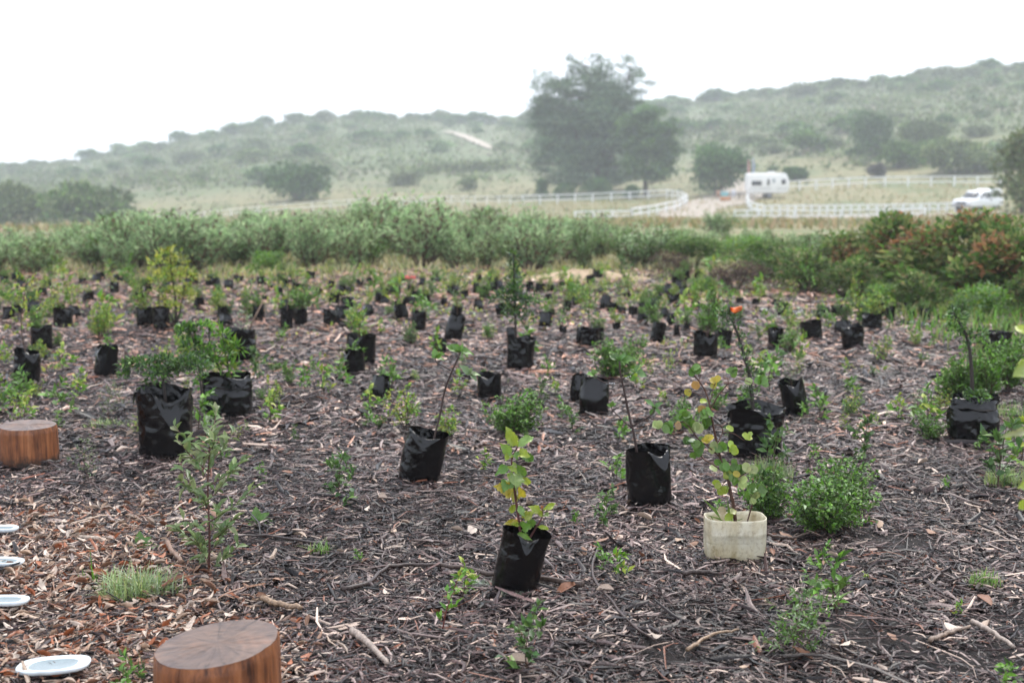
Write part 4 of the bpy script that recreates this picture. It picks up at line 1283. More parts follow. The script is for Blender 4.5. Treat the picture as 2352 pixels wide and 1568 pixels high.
def plant_parts(t, kind, i, base, h, wide=1.0, lean=(0, 0), rz=None):
    lf, st = PL[kind][i % len(PL[kind])]
    rz = random.uniform(0, 6.28) if rz is None else rz
    Mx = Matrix.Translation(base) @ Matrix.Rotation(lean[0], 4, 'Y') @ Matrix.Rotation(lean[1], 4, 'X') @ Matrix.Rotation(rz, 4, 'Z') @ Matrix.Diagonal((h * wide, h * wide, h, 1))
    a = link('stem', st, t); a.matrix_local = Mx
    b = link('foliage', lf, t); b.matrix_local = Mx
    b['kind'] = 'stuff'

def potted(px, py, w, h, lean, style, kind, ph, label, group=None, i=0, wide=1.0, plean=0.0, soil=True, tip=0.0):
    p = gp(px, py)
    k = mpp(p)
    t = thing('potted_sapling' if kind else 'planting_bag', label, 'potted plant' if kind else 'planting bag', p, 0, group)
    style = style[0] + str((int(style[1]) + int(px * 7 + py)) % {'o': 9, 'c': 5, 'w': 4}[style[0]])
    openb = style[0] != 'c'
    top = bag_at(t, BAGS[style], w * k, h * k, math.radians(lean), random.uniform(-0.9, 0.9) if style[0] != 'w' else random.uniform(-.3, .3), 0.8 if (openb and soil) else 0, tip)
    if kind: plant_parts(t, kind, i, top, ph * k, wide, (math.radians(plean), 0))
    return t

# middle rows, one by one: column, base row, width, height (layout px), lean, bag style, plant, plant height px, label
MIDROWS = [
    (62, 882, 55, 72, 3, 'o1', 'airy_y', 190, 'bag with tall sparse yellowish sapling, second row at left edge', 0.75, 4),
    (97, 804, 48, 52, 0, 'o2', 'bushy_g', 60, 'squat black bag with short leafy plant behind the tall yellowish sapling', 1, 0),
    (145, 754, 42, 44, 2, 'o3', 'bushy_y', 85, 'black bag with bushy plant at left, beyond the squat bag', 1, 0),
    (240, 864, 50, 66, 10, 'o1', 'weed', 40, 'right-leaning black bag with a few broad leaves, left of the umbrella sapling', 1, 5),
    (333, 749, 36, 40, 0, 'o0', 'bushy_y', 70, 'left bag of the pair before the tall yellow shrub', 1, 0),
    (371, 755, 39, 46, 0, 'o4', 'airy_g', 80, 'right bag of the pair before the tall yellow shrub', 1, 0),
    (520, 747, 30, 26, -4, 'c0', None, 0, 'small low black bag beyond the crumpled bag with the stick', 1, 0),
    (557, 826, 64, 64, -4, 'w1', 'pale', 60, 'crumpled wide black bag with pale leaves, behind the fern bag', 1, 8),
    (658, 757, 32, 42, 2, 'o1', 'airy_d', 150, 'black bag holding a tall thin dark sapling, left of centre', 0.7, -3),
    (690, 747, 30, 37, 3, 'o2', 'bushy_g', 75, 'black bag touching the tall thin dark sapling bag', 1, 0),
    (757, 752, 26, 38, 0, 'o0', 'airy_y', 70, 'left of two adjoining bags in front of the yellow-green rows', 1, 0),
    (779, 747, 26, 44, 4, 'c2', None, 0, 'grey-sheened bag leaning on its neighbour, middle left', 1, 0),
    (829, 837, 63, 66, 2, 'o0', 'bushy_y', 95, 'larger bag with bushy yellow-green plant, pushed behind a smaller bag', 0.9, 0),
    (816, 862, 45, 54, -2, 'o3', 'weed', 35, 'smaller bag standing directly in front of the bushy yellow-green plant', 1, 0),
    (873, 917, 50, 54, 2, 'c0', 'weed_d', 25, 'closed crumpled black bag standing alone left of the leaning bare sapling', 1, 0),
    (961, 762, 32, 44, 4, 'o3', 'weed', 50, 'black bag with little leaves in the middle of the field, upright', 1, 0),
    (1038, 782, 38, 60, 14, 'c1', 'airy_d', 105, 'tall bag leaning right behind the bare leaning sapling', 1, 6),
    (1009, 812, 30, 33, 5, 'o4', None, 0, 'small empty bag at the foot of the tall right-leaning bag', 1, 0),
    (1124, 914, 52, 52, 0, 'o0', None, 0, 'upright black bag without plant, left of the dense green bush', 1, 0),
    (1173, 779, 18, 26, 0, 'c2', None, 0, 'small bag just behind the tall conical sapling', 1, 0),
    (1251, 755, 28, 36, 4, 'c1', 'weed', 20, 'upright bag right of the tall conical sapling', 1, 0),
    (1266, 730, 18, 19, 0, 'o1', 'bushy_y', 40, 'small bag behind the one right of the conical sapling', 1, 0),
    (1331, 792, 16, 38, 2, 'c0', None, 0, 'narrow bag at the left of the three-bag clump', 1, 0),
    (1355, 796, 40, 40, 0, 'w0', 'airy_g', 95, 'middle bag of the three-bag clump with leafy sapling', 1, 0),
    (1376, 784, 24, 30, -3, 'o2', 'bushy_g', 45, 'right bag of the three-bag clump', 1, 0),
    (1506, 787, 31, 45, 12, 'o1', 'bushy_g', 70, 'right-leaning bag between the round bush and the flagged sapling', 1, -8),
    (1331, 924, 43, 63, 0, 'c2', None, 0, 'rear closed bag of the two below the round bush', 1, 0),
    (1364, 952, 64, 84, 1, 'c1', 'weed_d', 20, 'front wrinkled closed bag of the two below the round bush', 1, 0),
    (1619, 822, 54, 54, 2, 'o2', 'bushy_g', 115, 'bag with upright bright green bush behind the flagged sapling', 0.85, 0),
    (1657, 799, 38, 40, 8, 'o0', 'weed_d', 45, 'bag tucked behind the bright green bush bag', 1, 0),
    (1781, 796, 33, 39, 0, 'o1', 'pale', 60, 'bag with whitish-leaved plant right of the orange ribbon', 1, 0),
    (1866, 782, 46, 42, -8, 'o4', 'airy_g', 190, 'left-leaning bag with tall wispy sapling in the right rows', 0.5, -3),
    (1936, 764, 38, 28, 2, 'c0', 'bushy_d', 60, 'low crushed bag behind the knotted bag in the right rows', 1, 0),
    (1959, 801, 47, 50, -4, 'w1', 'airy_y', 130, 'knotted crumpled bag with thin yellow-green sapling in the right rows', 0.5, 2),
    (2002, 759, 44, 35, 0, 'o1', 'bushy_y', 75, 'bag with spreading yellow-green plant, far right rows', 1.1, 0),
    (1831, 950, 54, 74, -13, 'o1', 'feather', 75, 'black bag leaning left with a faint reddish stem, behind the jug', 0.6, -14),
    (2284, 812, 58, 50, 6, 'w0', 'upright', 80, 'bag with torn flared rim right of the big green bush', 0.8, 0),
    (2197, 759, 38, 36, 5, 'o3', 'bushy_d', 60, 'bag hidden behind the dark leaning sapling at right', 1, 0),
    (1293, 767, 17, 17, 0, 'o0', 'weed', 30, 'small bag left of the three-bag clump', 1, 0),
    (1416, 757, 18, 14, 0, 'o2', 'bushy_y', 40, 'low small bag right of the three-bag clump', 1, 0),
    (1554, 772, 13, 23, 0, 'o1', 'weed_y', 40, 'narrow bag left of the bright green bush bag', 1, 0),
    (1577, 760, 13, 16, 0, 'o3', 'bushy_g', 40, 'tiny bag just left behind the bright green bush bag', 1, 0),
]
for i, (px, py, w, h, ln, sty, kd, ph, lab, wide, pl) in enumerate(MIDROWS):
    potted(px, py, w, h, ln, sty, kd, ph, lab, None, i, wide, pl)

# far rows: small bags that look alike
FARROWS = [(312, 686, 14, 15), (322, 678, 12, 13), (340, 677, 14, 14), (232, 643, 17, 13), (277, 649, 25, 13), (525, 665, 17, 18), (547, 648, 18, 11), (622, 670, 11, 11), (640, 680, 17, 14),
           (607, 690, 10, 8), (767, 700, 20, 18), (806, 676, 14, 13), (868, 695, 12, 18), (943, 675, 15, 14), (969, 660, 12, 17), (899, 666, 14, 12), (824, 659, 13, 13), (979, 683, 12, 13),
           (1003, 651, 20, 11), (1099, 715, 18, 21), (1068, 686, 14, 14), (1094, 676, 12, 20), (1101, 650, 12, 14), (1126, 648, 19, 11), (1148, 666, 14, 17), (1218, 668, 14, 16), (1264, 673, 17, 14),
           (1264, 693, 11, 14), (1314, 693, 12, 16), (1388, 713, 19, 28), (1406, 718, 21, 17), (1453, 728, 18, 17), (1427, 722, 15, 12), (1474, 743, 20, 18), (1526, 733, 15, 21), (1485, 716, 20, 18),
           (1538, 746, 14, 20), (1301, 720, 15, 23), (1735, 703, 14, 12), (1785, 705, 20, 12), (1976, 740, 16, 18), (1752, 690, 12, 10), (1700, 700, 14, 12), (1560, 700, 15, 14), (1600, 712, 15, 14),
           (1510, 690, 14, 12), (1440, 690, 14, 13), (1350, 690, 13, 12), (730, 680, 14, 13), (700, 668, 12, 11), (670, 655, 12, 10), (580, 655, 13, 11), (480, 660, 14, 12), (430, 655, 14, 12),
           (390, 650, 13, 11), (190, 655, 14, 12), (40, 648, 18, 16), (10, 652, 14, 14), (75, 720, 26, 22), (110, 660, 14, 13), (850, 652, 11, 10), (925, 652, 11, 10), (1040, 668, 13, 14), (1185, 655, 12, 12),
           (1290, 662, 12, 11), (1380, 676, 13, 12), (1640, 700, 12, 12), (2095, 735, 18, 14), (2160, 742, 18, 14), (760, 660, 12, 11), (1020, 700, 12, 11), (915, 706, 13, 12), (560, 700, 12, 10)]
rngf = np.random.default_rng(31)
while len(FARROWS) < 150:
    y_ = 643 + 95 * rngf.random() ** 1.2; x_ = rngf.uniform(-20, 1700 if y_ < 690 else 2250)
    if min(abs(x_ - a) + 1.5 * abs(y_ - b) for a, b, _, _ in FARROWS) > 17: FARROWS.append((x_, y_, rngf.uniform(0.052, 0.075) * (y_ - 390), rngf.uniform(0.05, 0.075) * (y_ - 390)))
for i, (px, py, w, h) in enumerate(FARROWS):
    kd = ['bushy_y', 'airy_y', 'bushy_g', 'weed_y', 'airy_g', 'bushy_y'][rngf.integers(0, 6)]
    potted(px, py, w * 1.2, h * 1.25, rngf.normal(0, 6), ['o0', 'o1', 'o2', 'c1', 'o3'][rngf.integers(0, 5)], kd, rngf.uniform(16, 40), 'small black bag with a yellow-green seedling in the far rows',
           'small potted seedlings in the far rows', i)
# emptied bags lying flat
FLAT = [(300, 722, 22, 12, 'flattened black bag lying left of the bag pair at the yellow shrub'), (545, 722, 22, 8, 'flat empty bag behind the crumpled bag with the stick'),
        (1078, 748, 28, 12, 'empty grey-sheened bag lying right of the tall leaning bag'), (1750, 716, 30, 14, 'flat shiny empty bag beyond the whitish-leaved plant'),
        (1830, 722, 32, 14, 'flat empty bag left of the wispy sapling'), (1912, 725, 22, 9, 'thin flat scrap of black bag behind the low crushed bag'),
        (2085, 745, 34, 14, 'shiny empty bag lying at the grass edge on the right'), (2128, 750, 22, 14, 'crumpled small empty bag at the grass edge on the right'),
        (1408, 657, 24, 10, 'dark flat bag beside the pale soil heap'), (2055, 768, 18, 9, 'tiny dark scrap of bag left of the shiny empty one')]
for i, (px, py, w, h, lab) in enumerate(FLAT):
    p = gp(px, py); k = mpp(p)
    t = link('empty_bag', bag_mesh('empty_bag', 760 + i, 28, 12, ((1.3, 0.3, 0.8),), 3.0, 0.6, 0.1), None, p, (0, 0, rngf.uniform(0, 3)), (w * k, w * k * 1.6, h * k * 0.8))
    tag(t, lab, 'empty bag')

# ------------------------------------------------------------------ leaf objects for the near plants
def hero_leaf_mat():
    m = bpy.data.materials.new('veined_leaf')
    nt, p, o = nodes_of(m)
    inf = N(nt, 'ShaderNodeObjectInfo')
    tc = N(nt, 'ShaderNodeTexCoord')
    sx = N(nt, 'ShaderNodeSeparateXYZ')
    nt.links.new(tc.outputs['Object'], sx.inputs[0])
    ab = N(nt, 'ShaderNodeMath', operation='ABSOLUTE'); nt.links.new(sx.outputs[0], ab.inputs[0])
    s = N(nt, 'ShaderNodeMath', operation='MULTIPLY_ADD'); nt.links.new(ab.outputs[0], s.inputs[0]); s.inputs[1].default_value = -0.9; nt.links.new(sx.outputs[1], s.inputs[2])
    w = N(nt, 'ShaderNodeMath', operation='MULTIPLY'); nt.links.new(s.outputs[0], w.inputs[0]); w.inputs[1].default_value = 52
    sn = N(nt, 'ShaderNodeMath', operation='SINE'); nt.links.new(w.outputs[0], sn.inputs[0])
    vein = N(nt, 'ShaderNodeMapRange'); nt.links.new(sn.outputs[0], vein.inputs[0]); vein.inputs[1].default_value = 0.55; vein.inputs[2].default_value = 1.0
    rib = N(nt, 'ShaderNodeMapRange'); nt.links.new(ab.outputs[0], rib.inputs[0]); rib.inputs[1].default_value = 0.03; rib.inputs[2].default_value = 0.0
    mx = N(nt, 'ShaderNodeMath', operation='MAXIMUM'); nt.links.new(vein.outputs[0], mx.inputs[0]); nt.links.new(rib.outputs[0], mx.inputs[1])
    t = noise_n(nt, 5, 3)
    hs = N(nt, 'ShaderNodeMix', data_type='RGBA', blend_type='MULTIPLY'); hs.inputs[0].default_value = 0.7
    r = ramp(nt, t.outputs[0], [(0.3, (0.62, 0.75, 0.6)), (0.7, (1.2, 1.15, 1.1))])
    nt.links.new(inf.outputs['Color'], hs.inputs[6]); nt.links.new(r.outputs[0], hs.inputs[7])
    lt = N(nt, 'ShaderNodeMix', data_type='RGBA', blend_type='ADD'); nt.links.new(hs.outputs[2], lt.inputs[6]); lt.inputs[7].default_value = (0.05, 0.055, 0.02, 1)
    f = N(nt, 'ShaderNodeMath', operation='MULTIPLY'); nt.links.new(mx.outputs[0], f.inputs[0]); f.inputs[1].default_value = 0.6
    nt.links.new(f.outputs[0], lt.inputs[0])
    nt.links.new(lt.outputs[2], p.inputs['Base Color'])
    p.inputs['Roughness'].default_value = 0.34
    p.inputs['Specular IOR Level'].default_value = 0.5
    bump(nt, p, mx.outputs[0], -0.5, 0.004)
    tr = N(nt, 'ShaderNodeBsdfTranslucent'); nt.links.new(lt.outputs[2], tr.inputs[0])
    ms = N(nt, 'ShaderNodeMixShader'); ms.inputs[0].default_value = 0.3
    nt.links.new(p.outputs[0], ms.inputs[1]); nt.links.new(tr.outputs[0], ms.inputs[2]); nt.links.new(ms.outputs[0], o.inputs[0])
    return m
M_HLEAF = hero_leaf_mat()

def leaf_mesh(name, seed, n=10, serr=0.0, notch=0.0, fold=0.25, curl=0.15, ripple=0.05, wide=0.45):
    """unit leaf along +Y, width 1 (scaled when placed)"""
    rng = np.random.default_rng(seed)
    V = []; Q = []
    for i in range(n + 1):
        u = i / n
        w = math.sin(math.pi * min(1, u ** (0.62 / (wide * 1.38)))) ** (0.62 if notch else 1.05) * 0.5 if 0 < u < 1 else 0.015
        y = u
        if notch and u > 0.85: y = u - notch * (u - 0.85)
        for c in (-1, 0, 1):
            ww = w * (1 + (serr * (1 if i % 2 else -1) if c else 0)) + (rng.normal(0, 0.015) if c else 0)
            z = fold * abs(c) * w - curl * u * u + ripple * math.sin(u * 11 + c * 1.5 + seed) * abs(c)
            V.append((c * ww, y - (0.02 * serr * 3 if (c and i % 2) else 0), z))
        if i:
            a = (i - 1) * 3
            Q += [(a, a + 1, a + 4, a + 3), (a + 1, a + 2, a + 5, a + 4)]
    mb = MB(); mb.add(np.array(V), [np.array(Q)])
    return mb.mesh(name, M_HLEAF, True)
LEAF = {'serr': [leaf_mesh('serrate_leaf', i, 16, 0.13, 0, 0.4, 0.16, 0.09) for i in range(3)],
        'round': [leaf_mesh('round_leaf', 10 + i, 9, 0.0, 0.9, 0.18, 0.1, 0.03, 0.5) for i in range(3)],
        'lance': [leaf_mesh('lance_leaf', 20 + i, 8, 0.0, 0, 0.3, 0.12, 0.03, 0.42) for i in range(3)],
        'broad': [leaf_mesh('broad_leaf', 30 + i, 9, 0.0, 0, 0.25, 0.2, 0.04, 0.47) for i in range(3)]}
def put_leaf(t, base, tip, width, kind, col, nrm=(0, -0.35, 1), i=0, name='leaf'):
    b, e = Vector(base), Vector(tip)
    y = e - b; L = y.length
    if L < 1e-5: return
    y /= L
    z = Vector(nrm); x = y.cross(z)
    if x.length < 1e-3: x = y.cross(Vector((1, 0, 0.2)))
    x.normalize(); z = x.cross(y)
    me = LEAF[kind][i % len(LEAF[kind])]
    o = link(name, me, t)
    width *= 1.2
    o.matrix_local = Matrix(((x.x * L * width, y.x * L, z.x * L, b.x), (x.y * L * width, y.y * L, z.y * L, b.y), (x.z * L * width, y.z * L, z.z * L, b.z), (0, 0, 0, 1)))
    o.color = (*col, 1)
    return o

class Px:
    """traces a near plant: zoom-pixel coordinates -> local points at its own distance"""
    def __init__(s, kx, ox, ky, oy, base):
        s.k = (kx, ox, ky, oy); s.b = base
    def __call__(s, zx, zy, dy=0.0):
        return at(zx * s.k[0] + s.k[1], zy * s.k[2] + s.k[3], s.b.y + dy) - s.b

def stem_part(t, lines, name='stem', col=(0.085, 0.035, 0.028), sides=6, n=14):
    mb = MB()
    lines = [(a, b * 1.35, c * 1.7) for a, b, c in lines]
    for pts, r0, r1 in lines: tube(mb, smoothline(pts, n), [r0, r1], sides, col)
    return link(name, mb.mesh(name, M_STEM, True), t)

R3 = random.Random(9)
def jit(c, v=0.18):
    f = 1 + R3.uniform(-v, v)
    return tuple(min(max(x * f * (1 + R3.uniform(-0.07, 0.07)), 0.004), 0.9) for x in c)
YG, YEL_, ORG, GRN, DGR, PAL = (0.30, 0.38, 0.045), (0.46, 0.36, 0.04), (0.42, 0.14, 0.05), (0.11, 0.215, 0.035), (0.085, 0.18, 0.04), (0.34, 0.38, 0.16)

# ---- yellow-green serrated sapling in the front bag
def front_sapling():
    p = gp(1179, 1359); k = mpp(p)
    t = thing('potted_sapling', 'glossy black bag at front centre with yellow-green saw-edged sapling', 'potted plant', p)
    bag = bag_mesh('grow_bag', 905, 72, 44, ((1.5, 0.5, 0.6),), 1.25, 0, 0.03, 0.8, 0.02, 0.02)
    bag_at(t, bag, 103 * k, 138 * k, math.radians(12), math.radians(8), 0.86, math.radians(2))
    q = Px(.2818, 1091, .2818, 947.5, p)
    st = [q(378, 1030, -0.005), q(352, 840, 0), q(335, 720, .004), q(318, 600, 0), q(303, 480, -.004), q(300, 370, 0), q(320, 330, 0), q(345, 278, 0)]
    stem_part(t, [(st, 0.0042, 0.0018), ([q(440, 1030, 0.01), q(500, 930, .012), q(548, 845, .015), q(548, 778, .012)], 0.003, 0.0014),
                  ([q(362, 910, 0), q(378, 880, -.01), q(395, 855, -.02)], 0.0015, 0.001)], col=(0.10, 0.03, 0.03))
    rows = [((345, 275), (252, 125), .42, YG, -.02), ((348, 280), (478, 185), .42, (0.24, 0.34, 0.09), .02), ((300, 340), (212, 255), .5, (0.2, 0.3, 0.06), -.015), ((345, 335), (438, 342), .52, YG, -.04),
            ((350, 322), (492, 398), .36, GRN, .02), ((298, 350), (248, 375), .6, YG, -.03), ((335, 318), (345, 375), .5, GRN, -.03), ((300, 438), (160, 500), .42, GRN, -.01), ((305, 412), (325, 482), .5, YG, -.04),
            ((330, 420), (420, 525), .4, GRN, .02), ((300, 478), (275, 545), .5, YG, -.02), ((325, 488), (338, 605), .68, (0.2, 0.28, 0.07), -.05), ((350, 525), (465, 585), .3, YG, .03),
            ((302, 548), (228, 632), .75, GRN, -.03), ((312, 632), (165, 595), .55, YEL_, -.02), ((310, 618), (238, 692), .55, YEL_, .015), ((345, 600), (298, 735), .62, (0.36, 0.37, 0.08), .02),
            ((365, 600), (372, 715), .4, YEL_, .03), ((335, 735), (278, 822), .35, YG, .02), ((352, 755), (402, 842), .45, (0.22, 0.32, 0.1), -.02), ((390, 860), (475, 815), .5, (0.3, 0.34, 0.06), -.03),
            ((360, 880), (233, 906), .3, YEL_, -.01), ((420, 868), (492, 932), .5, GRN, .02), ((362, 915), (298, 903), .35, YG, -.02), ((385, 948), (437, 908), .75, GRN, -.03),
            ((345, 985), (457, 1030), .28, (0.2, 0.32, 0.06), -.03), ((395, 942), (472, 925), .4, YG, .02), ((545, 830), (440, 758), .45, YG, -.01), ((550, 790), (664, 735), .3, YG, .02),
            ((550, 835), (614, 826), .35, (0.22, 0.3, 0.1), .02), ((505, 930), (608, 945), .3, YG, .01), ((548, 842), (498, 800), .4, YG, -.02), ((548, 780), (538, 752), .5, ORG, 0), ((548, 780), (556, 758), .5, ORG, -.005),
            ((395, 1000), (432, 990), .5, GRN, -.01)]
    for i, (b, e, w, c, dy) in enumerate(rows):
        put_leaf(t, q(*b, dy * 0.15), q(*e, dy * 1.4), w, 'serr', jit(c), (R3.uniform(-.4, .4), -1.0, R3.uniform(0.3, 1.0)), i)
front_sapling()

# ---- cut-down plastic jug with round-leaved sapling
def jug_plant():
    p = gp(1686, 1284); k = mpp(p)
    t = thing('potted_sapling', 'round-leaved sapling planted in a dirty cream plastic jug', 'potted plant', p)
    m = bpy.data.materials.new('dirty_cream_plastic')
    nt, pb, o = nodes_of(m)
    tc = N(nt, 'ShaderNodeTexCoord')
    mp = N(nt, 'ShaderNodeMapping'); mp.inputs['Scale'].default_value = (14, 14, 5); nt.links.new(tc.outputs['Object'], mp.inputs[0])
    t1 = noise_n(nt, 1.2, 6, 0.65, mp.outputs[0])
    t2 = noise_n(nt, 60, 4, 0.7)
    a = ramp(nt, t1.outputs[0], [(0.3, (0.46, 0.37, 0.20)), (0.46, (0.74, 0.67, 0.49)), (0.62, (0.86, 0.82, 0.68))])
    b = ramp(nt, t2.outputs[0], [(0.32, (0.55, 0.5, 0.42)), (0.5, (1, 1, 1))])
    mx = N(nt, 'ShaderNodeMix', data_type='RGBA', blend_type='MULTIPLY'); mx.inputs[0].default_value = 0.6
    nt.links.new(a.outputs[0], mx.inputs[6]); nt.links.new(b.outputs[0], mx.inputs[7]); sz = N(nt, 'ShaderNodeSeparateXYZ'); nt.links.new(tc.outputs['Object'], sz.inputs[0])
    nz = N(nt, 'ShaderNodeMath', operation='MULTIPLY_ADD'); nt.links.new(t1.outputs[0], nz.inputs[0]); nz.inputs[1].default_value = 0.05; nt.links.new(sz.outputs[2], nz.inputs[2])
    bd = ramp(nt, nz.outputs[0], [(0.0, (0.72, 0.66, 0.52)), (0.07, (0.95, 0.93, 0.86)), (0.118, (0.86, 0.86, 0.84)), (0.134, (0.62, 0.61, 0.58)), (0.146, (1, 1, 1))])  # grey band painted in: shadow of the soil behind the translucent wall
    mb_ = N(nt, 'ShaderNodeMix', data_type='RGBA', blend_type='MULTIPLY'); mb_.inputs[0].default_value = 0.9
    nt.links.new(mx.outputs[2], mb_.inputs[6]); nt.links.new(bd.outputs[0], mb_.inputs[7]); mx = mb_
    nt.links.new(mx.outputs[2], pb.inputs['Base Color'])
    pb.inputs['Roughness'].default_value = 0.42
    tr = N(nt, 'ShaderNodeBsdfTranslucent'); nt.links.new(mx.outputs[2], tr.inputs[0])
    ms = N(nt, 'ShaderNodeMixShader'); ms.inputs[0].default_value = 0.35
    nt.links.new(pb.outputs[0], ms.inputs[1]); nt.links.new(tr.outputs[0], ms.inputs[2]); nt.links.new(ms.outputs[0], o.inputs[0])
    nT, zs = 72, [0, .006, .02, .05, .2, .38, .44, .455, .47, .5, .53, .545, .56, .7, .85, .96, 1.0]
    hw, hd, h = 69 * k, 42 * k, 100 * k
    def sect(th, f):
        e = 4.2
        ct, stn = math.cos(th), math.sin(th)
        r = f / (abs(ct / hw) ** e + abs(stn / hd) ** e) ** (1 / e)
        return r * ct, r * stn
    V = []
    prof = [(z, (0.93 if z == 0 else 0.965 if z < .01 else 0.985 if z < .03 else 1.0)) for z in zs]
    prof = prof + [(1.0, 0.972), (0.9, 0.968), (0.72, 0.966)]
    for z, f in prof:
        for i in range(nT):
            th = 2 * math.pi * i / nT
            rib = 0
            if 0.43 < z < 0.48 and f > 0.98:
                rib = -0.012 * math.exp(-((z - 0.455) / 0.012) ** 2) * (1 if math.sin(th * 4 + 1.0) > -0.35 else 0)
            x, y = sect(th, f + rib + 0.006 * math.sin(th * 3 + z * 4))
            V.append((x * (1 - 0.06 * max(0, 0.35 - z) / 0.35), y, z * h + 0.012 * h * math.sin(th * 2 + 1) * (1 if z > .9 else 0)))
    n = len(prof)
    Q = [[j * nT + i, j * nT + (i + 1) % nT, (j + 1) * nT + (i + 1) % nT, (j + 1) * nT + i] for j in range(n - 1) for i in range(nT)]
    V.append((0, 0, 0)); c = len(V) - 1
    mb = MB(); mb.add(np.array(V), [np.array(Q), np.array([[c, (i + 1) % nT, i] for i in range(nT)])])
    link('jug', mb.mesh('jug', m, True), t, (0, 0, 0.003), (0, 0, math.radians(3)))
    s = link('soil', soil_mesh('soil', 3, hd / hw), t, (0, 0, h * 0.74), None, (hw * 1.92, hw * 1.92, 0.14))
    q = Px(.3297, 1493, .3297, 803.9, p)
    br = [([q(597, 1230), q(583, 1080), q(555, 980, -.01), q(548, 900), q(520, 850, .01), q(490, 750, .02), q(460, 620), q(435, 500, -.01), q(420, 400), q(385, 280, .01), q(320, 190), q(298, 165)], 0.0058, 0.0013),
          ([q(425, 400), q(480, 310, -.02), q(540, 235, -.03), q(542, 200, -.03)], 0.0019, 0.001), ([q(540, 238, -.03), q(630, 203, -.05), q(738, 243, -.06)], 0.0014, 0.0009),
          ([q(450, 520), q(492, 525, .02), q(505, 570, .03), q(475, 640, .02)], 0.0014, 0.0011), ([q(505, 570, .03), q(580, 580, .05), q(655, 628, .06)], 0.0014, 0.0009),
          ([q(490, 750, .02), q(440, 700, -.02), q(340, 620, -.05), q(300, 570, -.06), q(230, 500, -.06), q(120, 540, -.08)], 0.0022, 0.0009),
          ([q(520, 850, .01), q(430, 790, .03), q(370, 755, .04), q(345, 700, .03), q(335, 620, .02)], 0.0022, 0.001), ([q(547, 880), q(620, 880, -.03), q(690, 840, -.04), q(740, 822, -.04)], 0.0022, 0.001),
          ([q(530, 905), q(490, 960, -.03)], 0.0016, 0.0009), ([q(668, 1230, .01), q(710, 1080, .01), q(725, 1015, 0)], 0.0024, 0.0012), ([q(385, 330), q(310, 295, .02), q(268, 285, .03)], 0.0014, 0.0008),
          ([q(420, 360), q(440, 270, .03), q(455, 228, .03)], 0.0013, 0.0008), ([q(335, 215), q(352, 180), q(358, 138)], 0.0008, 0.0005), ([q(345, 215), q(335, 160)], 0.0007, 0.0005),
          ([q(435, 500), q(390, 480, -.03), q(400, 440, -.03)], 0.0012, 0.0008), ([q(430, 790, .03), q(330, 810, .05), q(258, 808, .06)], 0.001, 0.0005),
          ([q(560, 1210, -.01), q(556, 1130, -.01)], 0.0014, 0.001)]
    stem_part(t, br, col=(0.095, 0.045, 0.032), n=18)
    cl = [(295, 135, 3, GRN, .0), (455, 225, 2, YEL_, .03), (320, 255, 1, (0.36, 0.2, 0.07), .02), (268, 285, 1, YEL_, .03), (580, 150, 4, GRN, -.03), (690, 207, 1, PAL, -.05), (775, 222, 3, GRN, -.06), (380, 355, 1, YG, 0),
          (350, 405, 1, (0.3, 0.2, 0.07), -.02), (400, 445, 4, GRN, -.03), (390, 520, 5, GRN, -.02), (235, 455, 4, GRN, -.06), (265, 500, 3, GRN, -.05), (125, 545, 3, GRN, -.08), (60, 530, 2, PAL, -.09), (195, 540, 2, (0.4, 0.26, 0.12), -.07),
          (320, 540, 3, PAL, -.05), (280, 630, 2, DGR, -.04), (340, 640, 3, GRN, -.04), (395, 632, 2, YEL_, -.05), (440, 690, 2, PAL, -.01), (500, 690, 3, GRN, 0), (580, 668, 2, YG, -.03), (565, 552, 1, YG, .04),
          (675, 608, 2, YG, .06), (300, 725, 1, GRN, .02), (350, 685, 3, GRN, .03), (490, 795, 2, GRN, .02), (540, 822, 4, GRN, -.01), (600, 805, 2, GRN, -.03), (640, 822, 3, GRN, -.03), (695, 815, 2, PAL, -.04),
          (740, 815, 1, GRN, -.04), (450, 830, 1, PAL, .03), (525, 885, 2, YG, -.02), (590, 880, 2, GRN, -.02), (612, 866, 1, YEL_, -.04), (645, 912, 2, PAL, -.03), (460, 945, 2, YG, -.03), (502, 990, 2, YG, -.03),
          (700, 985, 3, GRN, 0), (765, 980, 2, GRN, .01), (712, 1030, 3, PAL, -.01), (512, 1115, 1, (0.4, 0.34, 0.2), -.02), (562, 1122, 1, PAL, -.01), (562, 1170, 2, YG, -.01)]
    i = 0
    for (cx, cy, n_, c, dy) in cl:
        m_ = n_ if n_ == 1 else int(n_ * 1.7)
        for j in range(m_):
            a = R3.uniform(0, 6.28); rr = R3.uniform(0, 20) * (n_ > 1)
            bx, by = cx + rr * math.cos(a), cy + rr * math.sin(a)
            d = a + R3.uniform(-.8, .8); ln = R3.uniform(50, 78)
            dd = R3.uniform(-.02, .02)
            put_leaf(t, q(bx - 0.3 * ln * math.cos(d), by - 0.3 * ln * math.sin(d), dy + dd), q(bx + 0.7 * ln * math.cos(d), by + 0.7 * ln * math.sin(d), dy + dd + R3.uniform(-.02, .012)),
                     R3.uniform(.6, .85), 'round', jit(c, .3), (R3.uniform(-.9, .9), R3.uniform(-1.2, -.4), R3.uniform(0.1, 1.2)), i)
            i += 1
    for (b, e) in (((500, 1190), (378, 1035)), ((520, 1195), (410, 1150)), ((440, 1190), (420, 1150)), ((540, 1190), (545, 1040)), ((600, 1190), (650, 1170))):
        put_leaf(t, q(*b, -.01), q(*e, -.03), .07, 'lance', jit((0.17, 0.26, 0.06)), (0.2, -1, .4), i, 'grass_blade'); i += 1
jug_plant()

